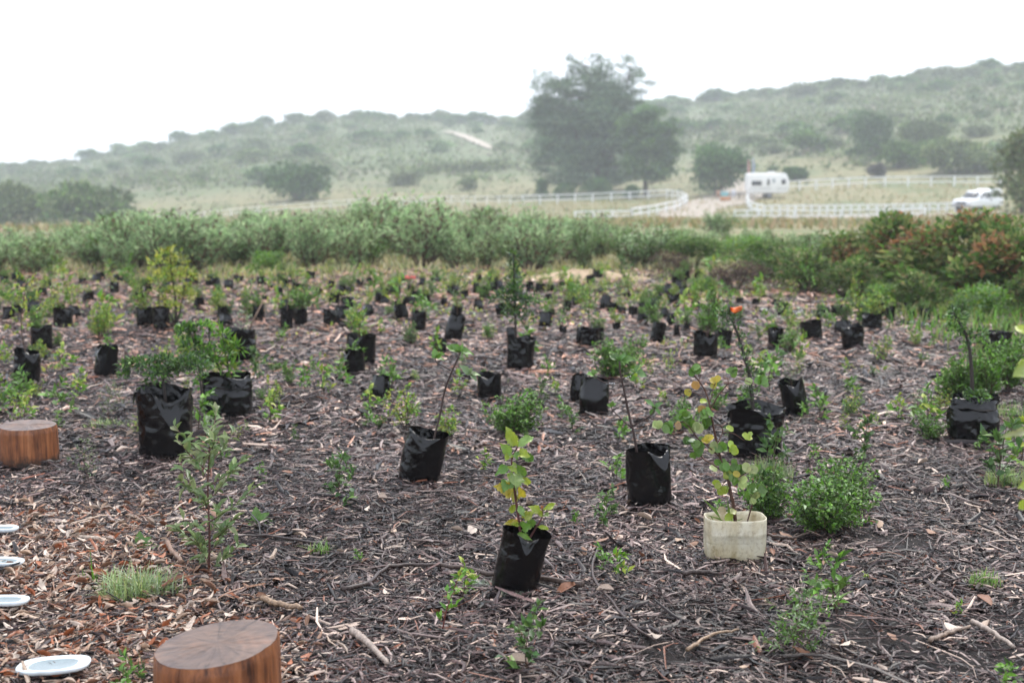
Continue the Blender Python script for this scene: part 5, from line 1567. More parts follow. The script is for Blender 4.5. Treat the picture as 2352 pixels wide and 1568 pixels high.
# ---- two bare leaning saplings
def bare(label, base_px, bag_px, lean, seed, flap, lines, tips, drops, pos, tipx=0.0):
    p = gp(*base_px); k = mpp(p)
    t = thing('potted_sapling', label, 'potted plant', p)
    bag = bag_mesh('grow_bag', seed, 72, 40, flap, 1.5, 0, 0.03, 0.8, 0.02, 0.02)
    bag_at(t, bag, bag_px[0] * k, bag_px[1] * k, math.radians(lean), math.radians(6), 0.8, tipx)
    q = Px(1 / 3, 784.4 , 1 / 3, 545.5, p)
    stem_part(t, [([q(*a) for a in pts], r0, r1) for pts, r0, r1 in lines], col=(0.06, 0.038, 0.032), n=16)
    i = 0
    for (b, dy, es, c, w) in tips:
        for e in es:
            put_leaf(t, q(*b, dy), q(b[0] + 1.2 * (e[0] - b[0]), b[1] + 1.2 * (e[1] - b[1]), dy + R3.uniform(-.03, .02)), w * R3.uniform(1.0, 1.35), 'broad', jit(c, .25), (R3.uniform(-.3, .3), -.6, R3.uniform(.4, 1.2)), i); i += 1
    for (x, y, dy) in drops:
        mb = MB(); th = np.linspace(0, 2 * math.pi, 8, endpoint=False)
        V = [(0, 0, -1)] + [(math.cos(a) * s, math.sin(a) * s, z) for z, s in ((-.5, .85), (.5, .8)) for a in th] + [(0, 0, 1.2)]
        T = [[0, 1 + (j + 1) % 8, 1 + j] for j in range(8)] + [[17, 9 + j, 9 + (j + 1) % 8] for j in range(8)]
        Q = [[1 + j, 1 + (j + 1) % 8, 9 + (j + 1) % 8, 9 + j] for j in range(8)]
        mb.add(np.array(V) * 0.0026, [np.array(T), np.array(Q)])
        link('water_drop', mb.mesh('water_drop', M_DROP, True), t, q(x, y, dy))
M_DROP = plain('rain_drop', (0.75, 0.78, 0.8), 0.05, 0.02, 5, 0.8)
bare('right-leaning black bag with a bare thin sapling, centre of the second row', (960, 1104), (93, 110), 12.5, 915, ((1.42, 0.5, 0.95),),
     [([(628, 1420), (680, 1210, .02), (712, 1050, .02), (762, 920, 0), (820, 790, 0)], 0.0045, 0.0025), ([(762, 918), (700, 885, -.04), (655, 860, -.06), (645, 830, -.06)], 0.0022, 0.0014),
      ([(765, 945), (830, 965, -.05), (875, 955, -.07), (900, 938, -.07)], 0.0022, 0.0014), ([(735, 1022), (790, 1022, .03), (852, 1015, .05)], 0.0013, 0.0008)],
     [((820, 788), 0, ((742, 748), (772, 742), (830, 742), (897, 792), (860, 768), (795, 770)), GRN, .42), ((648, 830), -.06, ((640, 772), (702, 835), (622, 815), (692, 800), (668, 792)), GRN, .45),
      ((885, 942), -.07, ((832, 888), (948, 940), (925, 974), (892, 903), (858, 935), (905, 925)), (0.2, 0.27, 0.13), .4)], [(806, 968, -.05), (823, 970, -.05)], None)
bare('upright black bag with a bare four-branched sapling, between the leaning one and the jug', (1493, 1161), (98, 126), -4, 925, ((1.68, 0.62, 0.72),),
     [([(2040, 1510), (2010, 1330), (1985, 1240, .01), (1955, 1090), (1925, 950), (1915, 850)], 0.0048, 0.0024), ([(1932, 992), (1860, 1002, -.04), (1800, 993, -.07), (1740, 950, -.09)], 0.002, 0.0013),
      ([(1935, 970), (1980, 958, -.04), (2020, 930, -.06)], 0.002, 0.0013), ([(2005, 1298), (2090, 1250, -.04), (2145, 1210, -.06), (2160, 1162, -.06)], 0.0024, 0.0014),
      ([(2000, 1312), (1920, 1240, .03), (1870, 1190, .05), (1860, 1165, .05)], 0.0022, 0.0013), ([(1998, 1300), (1940, 1270, -.04)], 0.0016, 0.001)],
     [((1916, 850), 0, ((1858, 810), (1895, 800), (1945, 808), (1997, 832), (1932, 868), (1900, 826), (1965, 842)), DGR, .4), ((1738, 948), -.09, ((1703, 936), (1737, 908), (1758, 925)), GRN, .55),
      ((2022, 930), -.06, ((1992, 918), (2040, 884), (2097, 942), (2052, 928), (2000, 938)), DGR, .42), ((2155, 1175), -.06, ((2108, 1120), (2202, 1136), (2196, 1208), (2152, 1158), (2130, 1215)), DGR, .45),
      ((1861, 1166), .05, ((1835, 1150), (1887, 1140), (1868, 1132), (1850, 1150)), GRN, .5)],
     [(1825 + 11 * j, 1004 + (j % 2) * 2, -.05) for j in range(6)] + [(1960, 968, -.03), (1975, 962, -.04), (1990, 955, -.05), (1996, 1322, 0)], None)

# ---- traced leafy saplings: stem line, foliage lobes
def lobed(label, base_px, bag, stems, lobes, n, L, Wd, cols, q4, seed, stem_r=0.006, name='potted_sapling', cat='potted plant', extra=None, limbs=10):
    p = gp(*base_px); k = mpp(p)
    t = thing(name, label, cat, p)
    if bag:
        mesh, w, h, lean, soil, tipx = bag
        bag_at(t, mesh, w * k, h * k, math.radians(lean), 0, soil, tipx)
    q = Px(*q4, p)
    rng = np.random.default_rng(seed)
    mb, st = MB(), MB()
    for pts, r0, r1 in stems: tube(st, smoothline([q(*a) for a in pts], 16), [r0 * 1.4, r1 * 1.5], 6, (0.04, 0.031, 0.026))
    LL = []
    for (cx, cy, rx, ry, dy) in lobes:
        c = q(cx, cy, dy)
        f = q4[0] * k
        LL.append((c.x, c.y, c.z, rx * f, max(rx, ry) * f * 0.8, ry * f))
    crown(mb, LL, n, L, Wd, cols, rng, up=0.15, shell=0.2, var=0.25, lobevar=0.15)
    A = [np.array([tuple(v) for v in smoothline([q(*a) for a in pts], 16)]) for pts, _, _ in stems]
    A = np.concatenate(A)
    for j in range(limbs):
        l = LL[j % len(LL)]
        e = np.array(l[:3]) + rng.normal(0, 0.35, 3) * np.array(l[3:])
        s = A[np.argmin(np.linalg.norm(A - (e - np.array([0, 0, 0.25 * np.linalg.norm(np.array(l[3:]))])), axis=1))]
        tube(st, smoothline([s, (s + e) / 2 + rng.normal(0, 0.008, 3), e], 6), [stem_r * 0.35, stem_r * 0.12], 4, (0.06, 0.045, 0.036), cap=False)
    link('stem', st.mesh('stem', M_STEM, True), t)
    f = link('foliage', mb.mesh('foliage', M_LEAF), t); f['kind'] = 'stuff'
    if extra: extra(t, q, k)
    return t

Q7 = (.2198, 258.4, .2198, 746.5)
Q5 = (1 / 3, 784.4, 1 / 3, 545.5)
Q6 = (1 / 3, 1569.0, 1 / 3, 545.5)
Q4 = (1 / 3, 0.0, 1 / 3, 545.5)
lobed('big sagging black bag with a low umbrella-shaped sapling, left foreground', (383, 1046), (bag_mesh('grow_bag', 931, 64, 34, ((1.66, 1.0, 0.75), (1.05, 0.45, 0.5)), 1.9, 0, 0.1, 0.86, 0.03, 0.02), 117, 146, 0, 0.66, 0),
      [([(565, 900), (556, 820), (545, 720), (530, 560), (500, 430)], 0.0075, 0.003)],
      [(300, 400, 190, 70, 0), (520, 390, 160, 90, .05), (740, 390, 170, 75, 0), (930, 450, 105, 80, -.03), (170, 430, 110, 55, .02), (450, 540, 120, 70, -.05), (330, 620, 55, 40, 0), (560, 480, 200, 60, 0), (860, 360, 120, 60, .06), (120, 540, 60, 70, 0)],
      1500, 0.026, 0.013, G_DARK + G_MID + [(0.1, 0.13, 0.09)], Q7, 932, limbs=24)
lobed('wide crumpled black bag with a yellow-green fern-like sapling, behind the umbrella one', (523, 954), (bag_mesh('grow_bag', 941, 60, 30, ((1.75, 0.55, 0.7),), 1.9, 0.25, 0.06, 0.72, 0.03, 0.03), 108, 92, -1, 0.78, 0),
      [([(1585, 1010), (1580, 920), (1555, 800), (1530, 660)], 0.005, 0.002), ([(1560, 1000), (1500, 880), (1450, 740), (1435, 560)], 0.005, 0.0025)],
      [(1535, 680, 40, 60, 0), (1560, 800, 60, 80, 0), (1580, 900, 60, 60, -.03), (1620, 760, 60, 40, 0), (1500, 860, 50, 60, 0)], 260, 0.06, 0.014, G_FRESH + G_YEL[:1], Q4, 942)
lobed('dark-leaved climber sapling rising between the umbrella and fern saplings', (462, 955), None, [([(1400, 1240), (1390, 1100), (1370, 900), (1330, 700), (1290, 620)], 0.005, 0.002)],
      [(1290, 660, 80, 60, 0), (1330, 760, 100, 80, 0), (1370, 860, 90, 90, .05), (1270, 640, 60, 50, 0), (1400, 620, 90, 50, .05), (1440, 820, 60, 90, 0), (1380, 1000, 50, 50, 0)], 620, 0.035, 0.02, G_FRESH + G_MID + G_DARK, Q4, 943, 0.005, 'sapling', 'sapling')
def ribbon_tag(t, q, k):
    V = []; Q = []
    for i in range(10):
        u = i / 9
        for j in range(4):
            a = q(325 + 80 * u, 478 + 34 * (j / 3) * (0.75 + .35 * math.sin(u * 3)) + 6 * math.sin(u * 5), 0.03 * math.sin(u * 7 + j * .6) - 0.02)
            V.append(tuple(a))
            if i and j: Q.append(((i - 1) * 4 + j - 1, i * 4 + j - 1, i * 4 + j, (i - 1) * 4 + j))
    mb = MB(); mb.add(np.array(V), [np.array(Q)])
    o = link('ribbon', mb.mesh('ribbon', plain('orange_ribbon', (0.85, 0.16, 0.02), 0.45, 0.1, 40), True), t)
    o['label'] = 'bright orange marking ribbon tied to the sapling top'
    o.modifiers.new('thick', 'SOLIDIFY').thickness = 0.002
lobed('large slumped open bag with a tall dark sapling tied with orange ribbon', (1733, 1044), (bag_mesh('grow_bag', 951, 64, 34, ((1.6, 0.3, 0.8), (1.0, 0.3, 0.5)), 2.2, 0, 0.16, 0.84, 0.05, 0.0), 118, 104, 1, 0.7, 0),
      [([(495, 1300), (475, 1120), (460, 960), (430, 850), (400, 740), (360, 620), (325, 545), (318, 470)], 0.009, 0.003)],
      [(310, 550, 70, 45, 0), (260, 530, 45, 45, 0), (360, 610, 50, 35, 0), (400, 700, 45, 50, 0), (440, 820, 45, 70, 0), (465, 940, 55, 60, 0), (500, 890, 60, 30, 0), (460, 1080, 60, 70, 0), (480, 1180, 45, 40, 0)],
      420, 0.022, 0.011, G_DARK + G_DARK + G_MID, Q6, 952, 0.008, extra=ribbon_tag, limbs=26)
lobed('slumped crumpled black bag with a dark leaning sapling, right foreground', (2232, 1009), (bag_mesh('grow_bag', 961, 64, 34, ((1.3, 0.2, 0.6),), 2.6, 0.45, 0.0, 0.82, 0.05, 0.06), 104, 100, 1, 0.78, 0),
      [([(1995, 1150), (1990, 960), (1975, 780), (1945, 660), (1910, 600), (1868, 520)], 0.0085, 0.003)],
      [(1890, 560, 65, 55, 0), (1885, 640, 55, 40, 0), (1860, 510, 40, 35, 0), (1960, 690, 40, 40, 0), (2010, 660, 60, 30, 0), (2060, 655, 40, 20, 0), (2030, 1100, 90, 50, -.05)], 420, 0.03, 0.013, G_DARK + G_MID + G_FRESH[:1], Q6, 962, 0.007)
lobed('open black bag with a tall dark conical sapling in the middle of the field', (1193, 846), (bag_mesh('grow_bag', 971, 52, 26, ((1.7, 0.3, 0.8), (0.6, 0.2, 0.6)), 2.0, 0, 0.08, 0.84, 0.04, 0.0), 60, 68, 4, 0.72, 0),
      [([(1208, 790), (1203, 700), (1195, 480), (1185, 110)], 0.01, 0.004)],
      [(1188, 130, 22, 45, 0), (1195, 210, 42, 55, 0), (1190, 290, 60, 55, 0), (1200, 360, 75, 50, 0), (1130, 400, 90, 50, 0), (1290, 440, 90, 45, 0), (1060, 430, 50, 30, 0), (1210, 450, 110, 50, 0), (1230, 540, 90, 45, 0), (1150, 510, 70, 40, 0)],
      640, 0.042, 0.02, G_DARK + G_MID + [(0.1, 0.14, 0.1)], Q5, 972, 0.012, limbs=22)
lobed('tall yellow-leaved shrub standing behind the pair of bags at left', (397, 745), None, [([(1215, 590), (1210, 450), (1190, 280), (1170, 120)], 0.01, 0.004), ([(1205, 590), (1130, 430), (1080, 260)], 0.007, 0.003), ([(1220, 590), (1260, 420), (1290, 240)], 0.007, 0.003)],
      [(1150, 120, 75, 60, 0), (1230, 170, 80, 70, 0), (1090, 190, 70, 60, 0), (1190, 270, 110, 70, 0), (1280, 280, 70, 70, 0), (1110, 300, 80, 60, 0), (1210, 400, 110, 70, 0), (1300, 380, 50, 50, 0), (1180, 480, 70, 50, 0)],
      620, 0.055, 0.03, G_YEL + [(0.42, 0.42, 0.1), (0.36, 0.4, 0.12)], Q4, 981, 0.01, 'shrub', 'shrub', limbs=16)

# bamboo stick in the crumpled wide bag
def sticks():
    rows = [([(0, 1100), (150, 1062), (250, 985), (400, 958), (500, 967)], 0.011, 0.007, 'R2', 'crooked dark branch lying left of the front bag'),
            ([(500, 962), (700, 982), (830, 1012), (1070, 1032), (1340, 1082)], 0.009, 0.013, 'R2', 'straight dark branch lying behind the foot of the front bag'),
            ([(1430, 850), (1398, 950), (1412, 1060), (1500, 1170), (1620, 1320), (1735, 1395)], 0.007, 0.004, 'R2', 'long curved twig arcing right of the front bag'),
            ([(1600, 1280), (1700, 1340), (1835, 1425)], 0.011, 0.008, 'R3', 'pale straight stick near the lower right corner'),
            ([(545, 1495), (700, 1480), (900, 1512)], 0.008, 0.004, 'R3', 'thin dark twig under the willowy seedling at the bottom'),
            ([(1450, 1150), (1560, 1185), (1672, 1212)], 0.014, 0.011, 'R1', 'short thick tan stick right of the grass tuft'),
            ([(1300, 800), (1500, 803), (1835, 853)], 0.005, 0.007, 'R1', 'long thin stick right of the willow-leaved sapling foot'),
            ([(930, 845), (965, 895), (1012, 952)], 0.012, 0.010, 'R1', 'brown split stick leaning left of the willow-leaved sapling'),
            ([(1360, 1392), (1470, 1345), (1585, 1308)], 0.010, 0.006, 'R3', 'tan stick pointing at the pale stick, lower right'),
            ([(0, 1008), (100, 998), (195, 1012)], 0.012, 0.007, 'R3', 'dark stick below the jug on its left'),
            ([(460, 800), (590, 815), (700, 790)], 0.008, 0.005, 'R3', 'thin stick lying right of the jug'),
            ([(1080, 1345), (1090, 1440), (1140, 1500)], 0.006, 0.004, 'R3', 'small forked twig beside the willowy seedling at the bottom'),
            ([(60, 1350), (160, 1420), (260, 1520)], 0.016, 0.009, 'R2', 'weathered grey stick at the bottom left of the front bag'),
            ([(1080, 575), (1180, 565), (1260, 590)], 0.009, 0.005, 'R3', 'brown stick lying right of the low bushes'),
            ([(20, 1440), (150, 1370), (305, 1330)], 0.008, 0.004, 'R3', 'reddish twig at the bottom below the jug')]
    off = {'R1': (0, 918.7), 'R2': (784.4, 918.7), 'R3': (1569, 918.7)}
    for i, (pts, r0, r1, rg, lab) in enumerate(rows):
        W = []
        for x, y in pts:
            g = gp(x * .4142 + off[rg][0], y * .4142 + off[rg][1]); W.append(Vector((g.x, g.y, float(gz(g.x, g.y)) + 0.032 + R3.uniform(0, .010))))
        L = smoothline(W, 16)
        mb = MB(); c = [(0.05, 0.035, 0.03), (0.075, 0.052, 0.042), (0.06, 0.04, 0.035), (0.3, 0.24, 0.2), (0.05, 0.04, 0.035), (0.25, 0.17, 0.11), (0.05, 0.038, 0.034), (0.2, 0.12, 0.08), (0.22, 0.16, 0.12)][i % 9]
        b = W[0].copy()
        tube(mb, [v - b + Vector((R3.gauss(0, .002), R3.gauss(0, .002), R3.gauss(0, .002))) for v in L], [r0 * 0.85, r1 * 0.85], 7, c)
        tag(link('stick', mb.mesh('stick', M_CHIP, True), None, b), lab, 'stick')
    p = gp(560, 820)
    mb = MB(); q = Px(*Q4, p)
    tube(mb, [q(1700, 690), q(1735, 590), q(1812, 440)], [0.011, 0.007], 6, (0.2, 0.13, 0.09))
    tag(link('stake', mb.mesh('stake', M_STEM, True), None, p), 'thin brown stake slanting out of the crumpled wide bag', 'stake')
sticks()

# ------------------------------------------------------------------ willow-leaved sapling in the ground: every leaf its own
def willow_sapling():
    p = gp(478, 1318); k = mpp(p)
    t = thing('sapling', 'narrow-leaved green sapling growing in the ground left of centre, between the stumps', 'sapling', p)
    H = 350 * k
    rr = random.Random(12)
    L = smoothline([(0, 0, -0.02), (0.01, 0, 0.25 * H), (0.005, 0.02, 0.6 * H), (0.03, 0, H * 0.97)], 14)
    lines = [(L, 0.0052, 0.0022)]
    tips = []
    for b in range(20):
        u = 0.08 + 0.88 * b / 20
        o = L[min(int(u * 13), 12)].lerp(L[min(int(u * 13) + 1, 13)], u * 13 % 1)
        a = b * 2.399 + rr.uniform(-.4, .4)
        ln = (0.10 + 0.05 * math.sin(u * 3.1)) * rr.uniform(.7, 1.25) * (0.75 if 0.28 < u < 0.42 else 1)
        e = o + Vector((ln * math.cos(a), ln * math.sin(a), ln * rr.uniform(.5, 1.0)))
        B = smoothline([o, o.lerp(e, .5) + Vector((0, 0, -.01)), e], 8)
        lines.append((B, 0.002, 0.001)); tips.append(B)
    tips.append(L[9:])
    mb = MB()
    for B, a, b in lines: tube(mb, B, [a, b], 6, (0.10, 0.045, 0.035))
    link('stem', mb.mesh('stem', M_STEM, True), t)
    i = 0
    for B in tips:
        n = 14
        for j in range(n):
            u = 0.15 + 0.85 * (j + rr.random()) / n
            s = u * (len(B) - 1); kx = min(int(s), len(B) - 2)
            o = B[kx].lerp(B[kx + 1], s - kx)
            d = (B[-1] - B[0]).normalized() * 0.7 + Vector((rr.gauss(0, .6), rr.gauss(0, .6), rr.gauss(.15, .4)))
            d.normalize()
            c = jit((0.15, 0.22, 0.085) if rr.random() < .7 else (0.24, 0.29, 0.13), .25)
            put_leaf(t, o, o + d * rr.uniform(.036, .066), .27, 'lance', c, (rr.uniform(-.5, .5), rr.uniform(-.8, .2), 1), i); i += 1
willow_sapling()

def edge_sapling():
    p = on(1.30, 3.05)
    t = thing('sapling', 'blurred yellow-leaved sapling cut off by the right edge', 'sapling', p)
    q = Px(1, 0, 1, 0, p)
    stem_part(t, [([Vector((0.01, 0, 0)), q(2372, 1300), q(2366, 1000), q(2362, 760)], .004, .002), ([q(2366, 1000), q(2340, 990, -.05), q(2318, 985, -.1)], .0015, .001)], col=(0.08, 0.05, 0.035))
    for i, (b, e, w, c) in enumerate((((2362, 768), (2332, 745), .6, YG), ((2363, 770), (2372, 735), .5, YG), ((2364, 845), (2342, 856), .4, YG), ((2364, 835), (2336, 830), .6, YG), ((2366, 1108), (2344, 1118), .4, YG),
                                      ((2360, 990), (2316, 998), .14, PAL), ((2368, 1150), (2336, 1168), .5, YG), ((2366, 1060), (2392, 1040), .5, YG), ((2364, 900), (2395, 880), .5, YG), ((2368, 1130), (2344, 1108), .5, GRN))):
        put_leaf(t, q(*b, -.02), q(*e, -.05 * (i % 3)), w, 'broad', jit(c), (R3.uniform(-.4, .4), -1, .5), i)
edge_sapling()

# ------------------------------------------------------------------ seedlings, weeds and low bushes, one by one
WEEDS = [(210, 1110, 100, 'feather', 'pale feathery seedling right of the far stump'), (250, 962, 80, 'feather', 'thin pale seedling behind the far stump'), (598, 1102, 34, 'weed', 'little bright green seedling behind the willow-leaved sapling'),
         (772, 1172, 125, 'weed_d', 'glossy dark seedling with yellowish top left of the leaning bare sapling'), (622, 978, 66, 'weed_y', 'yellow-green weed right of the fern bag'), (932, 985, 100, 'bushy_y', 'tall yellow-green weed left of the leaning bare sapling stem'),
         (1112, 1086, 46, 'weed_y', 'small yellow weed right of the leaning bag'), (1384, 1224, 92, 'weed_d', 'glossy upright seedling left of the upright bag'), (1320, 1206, 34, 'weed', 'tiny seedling left of the glossy upright one'),
         (1415, 1112, 62, 'weed', 'fresh green weed beside the upright bag'), (1385, 1312, 48, 'weed', 'small seedling right of the front bag'), (1428, 1332, 64, 'weed_y', 'spindly seedling between the front bag and the jug'),
         (1212, 1556, 150, 'weed_d', 'leafy dark seedling at the bottom centre'), (1892, 1330, 72, 'weed', 'upright seedling below the low bushes, right of the jug'), (1925, 1420, 110, 'weed', 'broad-leaved seedling above the willowy seedling'),
         (1822, 1510, 190, 'willow', 'willowy sprawling seedling at the bottom right of the jug'), (1988, 1338, 24, 'weed_y', 'tiny yellow seedling near the bare soil patch'), (1985, 1060, 95, 'weed_d', 'upright weed left of the slumped bag at right'),
         (2115, 985, 75, 'weed', 'bright weed left of the crumpled bag at right'), (2140, 1012, 60, 'small_leaf', 'reddish small-leaved weed below the bright one'), (1850, 968, 45, 'weed', 'weed at the foot of the left-leaning bag'),
         (2292, 1130, 150, 'weed_d', 'tall dark weed near the right edge'), (2345, 1080, 100, 'weed_y', 'yellow-green weed at the right edge'), (2200, 1420, 36, 'weed_y', 'little clover-like plant near the right grass tuft'),
         (1015, 1455, 150, 'red', 'thin red-stemmed seedling leaning right below the crooked branch'), (820, 1295, 32, 'weed', 'single pale shoot left of the crooked branch'), (290, 1592, 70, 'weed', 'blurred green weed beside the front stump'),
         (2315, 1590, 75, 'weed', 'blurred broad-leaved seedling in the bottom right corner'), (590, 1205, 48, 'rosette', 'three-leaved bright seedling right of the willow-leaved sapling'), (322, 1258, 44, 'rosette', 'low rosette of broad green leaves left of the willow-leaved sapling'),
         (2150, 1010, 40, 'weed', 'small weed just left of the crumpled bag foot'), (1775, 1100, 120, 'weed_d', 'dark weed in front of the slumped ribbon bag'), (1740, 1195, 110, 'weed_d', 'dark glossy weed just behind the jug rim'),
         (1660, 1215, 60, 'weed', 'weed showing left behind the jug plant'), (50, 905, 50, 'bushy_g', 'leafy weed at the foot of the left edge bag'), (185, 890, 40, 'weed_y', 'pale weed between the left edge bag and the leaning bag'),
         (505, 1060, 40, 'weed', 'weed beside the willow-leaved sapling top'), (455, 1000, 90, 'weed', 'leafy weed between the umbrella bag and fern bag'), (590, 875, 70, 'weed_d', 'dark weed left of the closed crumpled bag'),
         (700, 900, 55, 'weed', 'light weed in the open mulch left of the closed crumpled bag'), (945, 792, 50, 'bushy_d', 'dark little bush below the middle upright bag'), (1240, 935, 60, 'weed_d', 'weed behind the dense green bush'),
         (1290, 965, 40, 'weed', 'small weed right of the dense green bush'), (1215, 830, 70, 'weed', 'weeds at the foot of the conical sapling bag'), (1430, 1020, 55, 'weed', 'weed behind the upright bag rim'),
         (2020, 830, 60, 'bushy_y', 'pale weed right of the knotted bag'), (2255, 1040, 40, 'weed', 'little weed below the crumpled bag'), (1870, 1060, 40, 'weed', 'weed between the ribbon bag and low bushes'),
         (2175, 1130, 34, 'weed', 'tiny weed in open mulch at right'), (1060, 1380, 80, 'weed_y', 'yellowish seedling top beside the moss strip'), (845, 985, 40, 'weed', 'weed below the closed crumpled bag'), (1465, 900, 60, 'weed_y', 'yellow weed right of the wrinkled closed bag'),
         (1770, 900, 90, 'weed', 'reddish-stemmed weed left of the left-leaning bag'), (680, 1012, 34, 'weed_d', 'dark seedling in the open mulch before the fern bag')]
PL['red'] = [sapling_mesh(890, 5, 0.2, 0.2, 0.15, 0.08, 4, G_FRESH, stem_r=0.014, bark=(0.16, 0.05, 0.04))]
for i, (px, py, h, kd, lab) in enumerate(WEEDS):
    p = gp(px, py); k = mpp(p)
    if kd == 'rosette':
        t = thing('seedling', lab, 'seedling', p)
        for j, (dx, dy, dz) in enumerate(((-.8, -.1, .25), (.55, -.3, .75), (.95, .1, .2), (-.1, .3, .9), (.2, -.5, .3))):
            put_leaf(t, (0, 0, 0), Vector((dx, dy, dz)) * h * k * 0.95, .45, 'broad', jit((0.09, 0.2, 0.035)), (0.1, -.7, 1), j)
        continue
    t = thing('seedling', lab, 'seedling', p)
    plant_parts(t, kd, i, Vector((0, 0, -0.005)), h * k * 1.05, 1.0 if kd != 'feather' else 0.9, (math.radians(14 if kd == 'red' else R3.uniform(-8, 8)), 0))

BUSHES = [(1178, 1000, 150, 105, 'bushy_g', 0, 'dense bright green bush behind the front sapling'), (1400, 868, 135, 95, 'bushy_g', 1, 'round green bush above the two closed bags'),
          (1885, 1225, 215, 140, 'small_leaf', 0, 'low small-leaved bush right of the jug, front one'), (1955, 1175, 190, 140, 'small_leaf', 1, 'low small-leaved bush right of the jug, rear one'),
          (1755, 1195, 130, 120, 'small_leaf', 2, 'small-leaved bush directly behind the jug'), (2235, 935, 190, 190, 'bushy_g', 2, 'large bright green bush behind the crumpled bag at right'),
          (2290, 900, 150, 140, 'bushy_g', 0, 'second bright green bush at right, behind the large one'), (2190, 925, 120, 110, 'bushy_g', 1, 'third bright green bush left of the large one'),
          (430, 850, 70, 90, 'bushy_y', 0, 'yellowish bush glimpsed behind the umbrella sapling'), (235, 775, 80, 90, 'bushy_y', 1, 'pale yellow-green shrub between the left bags'), (1620, 760, 70, 60, 'bushy_g', 2, 'little green bush beyond the bright green bush bag')]
for (px, py, w, h, kd, i, lab) in BUSHES:
    p = gp(px, py); k = mpp(p)
    t = thing('bush', lab, 'bush', p)
    for j in range(3):
        plant_parts(t, kd, i + j, Vector((R3.uniform(-.16, .16) * w * k, R3.uniform(-.15, .15) * w * k, -0.01)), h * k * R3.uniform(.75, 1.05), w / h * 0.82)

# small seedlings scattered through the bed
MARKS = [(62, 850, 'left edge bag'), (97, 780, 'squat bag'), (145, 740, 'bushy left bag'), (240, 840, 'leaning left bag'), (350, 735, 'bag pair'), (397, 660, 'yellow shrub'), (557, 800, 'crumpled wide bag'),
         (658, 735, 'thin dark sapling'), (765, 735, 'adjoining bags'), (825, 830, 'stacked pair'), (873, 895, 'closed bag'), (961, 745, 'upright middle bag'), (1035, 770, 'tall leaning bag'), (1124, 890, 'plantless bag'),
         (1193, 820, 'conical sapling'), (1251, 740, 'bag beside the conical sapling'), (1355, 780, 'three-bag clump'), (1506, 770, 'right-leaning bag'), (1350, 920, 'two closed bags'), (1400, 840, 'round bush'), (1620, 800, 'green bush bag'),
         (1781, 780, 'white-leaved plant'), (1866, 765, 'wispy sapling'), (1955, 785, 'knotted bag'), (2002, 745, 'spreading plant'), (1831, 920, 'left-leaning bag'), (2284, 790, 'torn bag'), (2232, 970, 'slumped right bag'), (2230, 860, 'big green bush'),
         (383, 980, 'umbrella sapling'), (523, 920, 'fern bag'), (68, 1020, 'far stump'), (970, 1050, 'bare leaning sapling'), (1178, 960, 'dense bush'), (1733, 1000, 'ribbon sapling'), (1490, 1100, 'bare upright sapling'), (1900, 1150, 'low bushes')]
USED = set()
def scatter():
    rng = np.random.default_rng(44)
    n = 0
    tries = 0
    while n < 230 and tries < 3000:
        tries += 1
        py = 645 + 380 * rng.random() ** 1.9
        px = rng.uniform(-30, 2380)
        if py < 700 and rng.random() < 0.3: continue
        if px > 1650 and py < 690: continue
        p = gp(px, py); k = mpp(p)
        h = rng.uniform(0.07, 0.22) if py > 760 else rng.uniform(0.12, 0.32)
        kd = rng.choice(['weed', 'weed_y', 'bushy_g', 'bushy_y', 'weed_d', 'feather', 'airy_y', 'upright'], p=[.2, .17, .14, .17, .08, .06, .12, .06])
        near = py > 760
        lab, grp = 'small yellow-green seedling in the far rows', 'seedlings of the far rows'
        if near:
            grp = 'seedlings scattered through the mulch'
            ds = sorted(MARKS, key=lambda m: (m[0] - px) ** 2 + (1.6 * (m[1] - py)) ** 2)
            word = {'weed': 'green', 'weed_y': 'yellowish', 'bushy_g': 'bushy green', 'bushy_y': 'bushy yellowish', 'weed_d': 'dark', 'feather': 'feathery', 'airy_y': 'thin yellowish', 'upright': 'upright'}[kd]
            for a, b in ((0, 1), (0, 2), (1, 2), (0, 3), (1, 3), (2, 3), (0, 4), (1, 4), (2, 4)):
                lab = '%s %s seedling between the %s and the %s' % ('small' if h < 0.14 else 'tall', word, ds[a][2], ds[b][2])
                if lab not in USED: break
            USED.add(lab)
        t = thing('seedling', lab, 'seedling', p, 0, grp)
        plant_parts(t, kd, int(rng.integers(0, 3)), Vector((0, 0, -0.01)), h, rng.uniform(.8, 1.2), (rng.normal(0, .1), 0))
        n += 1
scatter()

# carpet of tiny pale-green growth in the far half of the bed
def far_cover():
    rng = np.random.default_rng(46)
    mb = MB()
    n = 42000
    Y = 8.5 + 10.5 * rng.random(n) ** 0.75; X = rng.uniform(-0.5, 0.5, n) * Y
    cl = wob(X, Y, 1.6, 0.7) + 0.6 * wob(X, Y, 4.2, 2.0) + 0.4 * rng.standard_normal(n)
    k = cl > 1.2 - 0.115 * (Y - 8.5)
    X, Y = X[k], Y[k]; n = len(X)
    P = np.stack([X, Y, gz(X, Y) + 0.012 + 0.07 * rng.random(n) ** 2 * np.clip((Y - 7) / 7, .2, 1)], -1)
    leaves(mb, P, rng.standard_normal((n, 3)) + np.array([0, 0, .7]), rng.standard_normal((n, 3)) + np.array([0, 0, 1]), rng.uniform(.03, .065, n), rng.uniform(.015, .03, n),
           pick(G_YEL + G_YEL + G_PALE + [(0.45, 0.25, 0.14), (0.5, 0.42, 0.2)], n, rng, .2))
    o = link('ground_cover', mb.mesh('ground_cover', M_LEAF))
    tag(o, 'sparse yellow-green growth covering the far half of the bed', 'ground cover', kind='stuff')
far_cover()

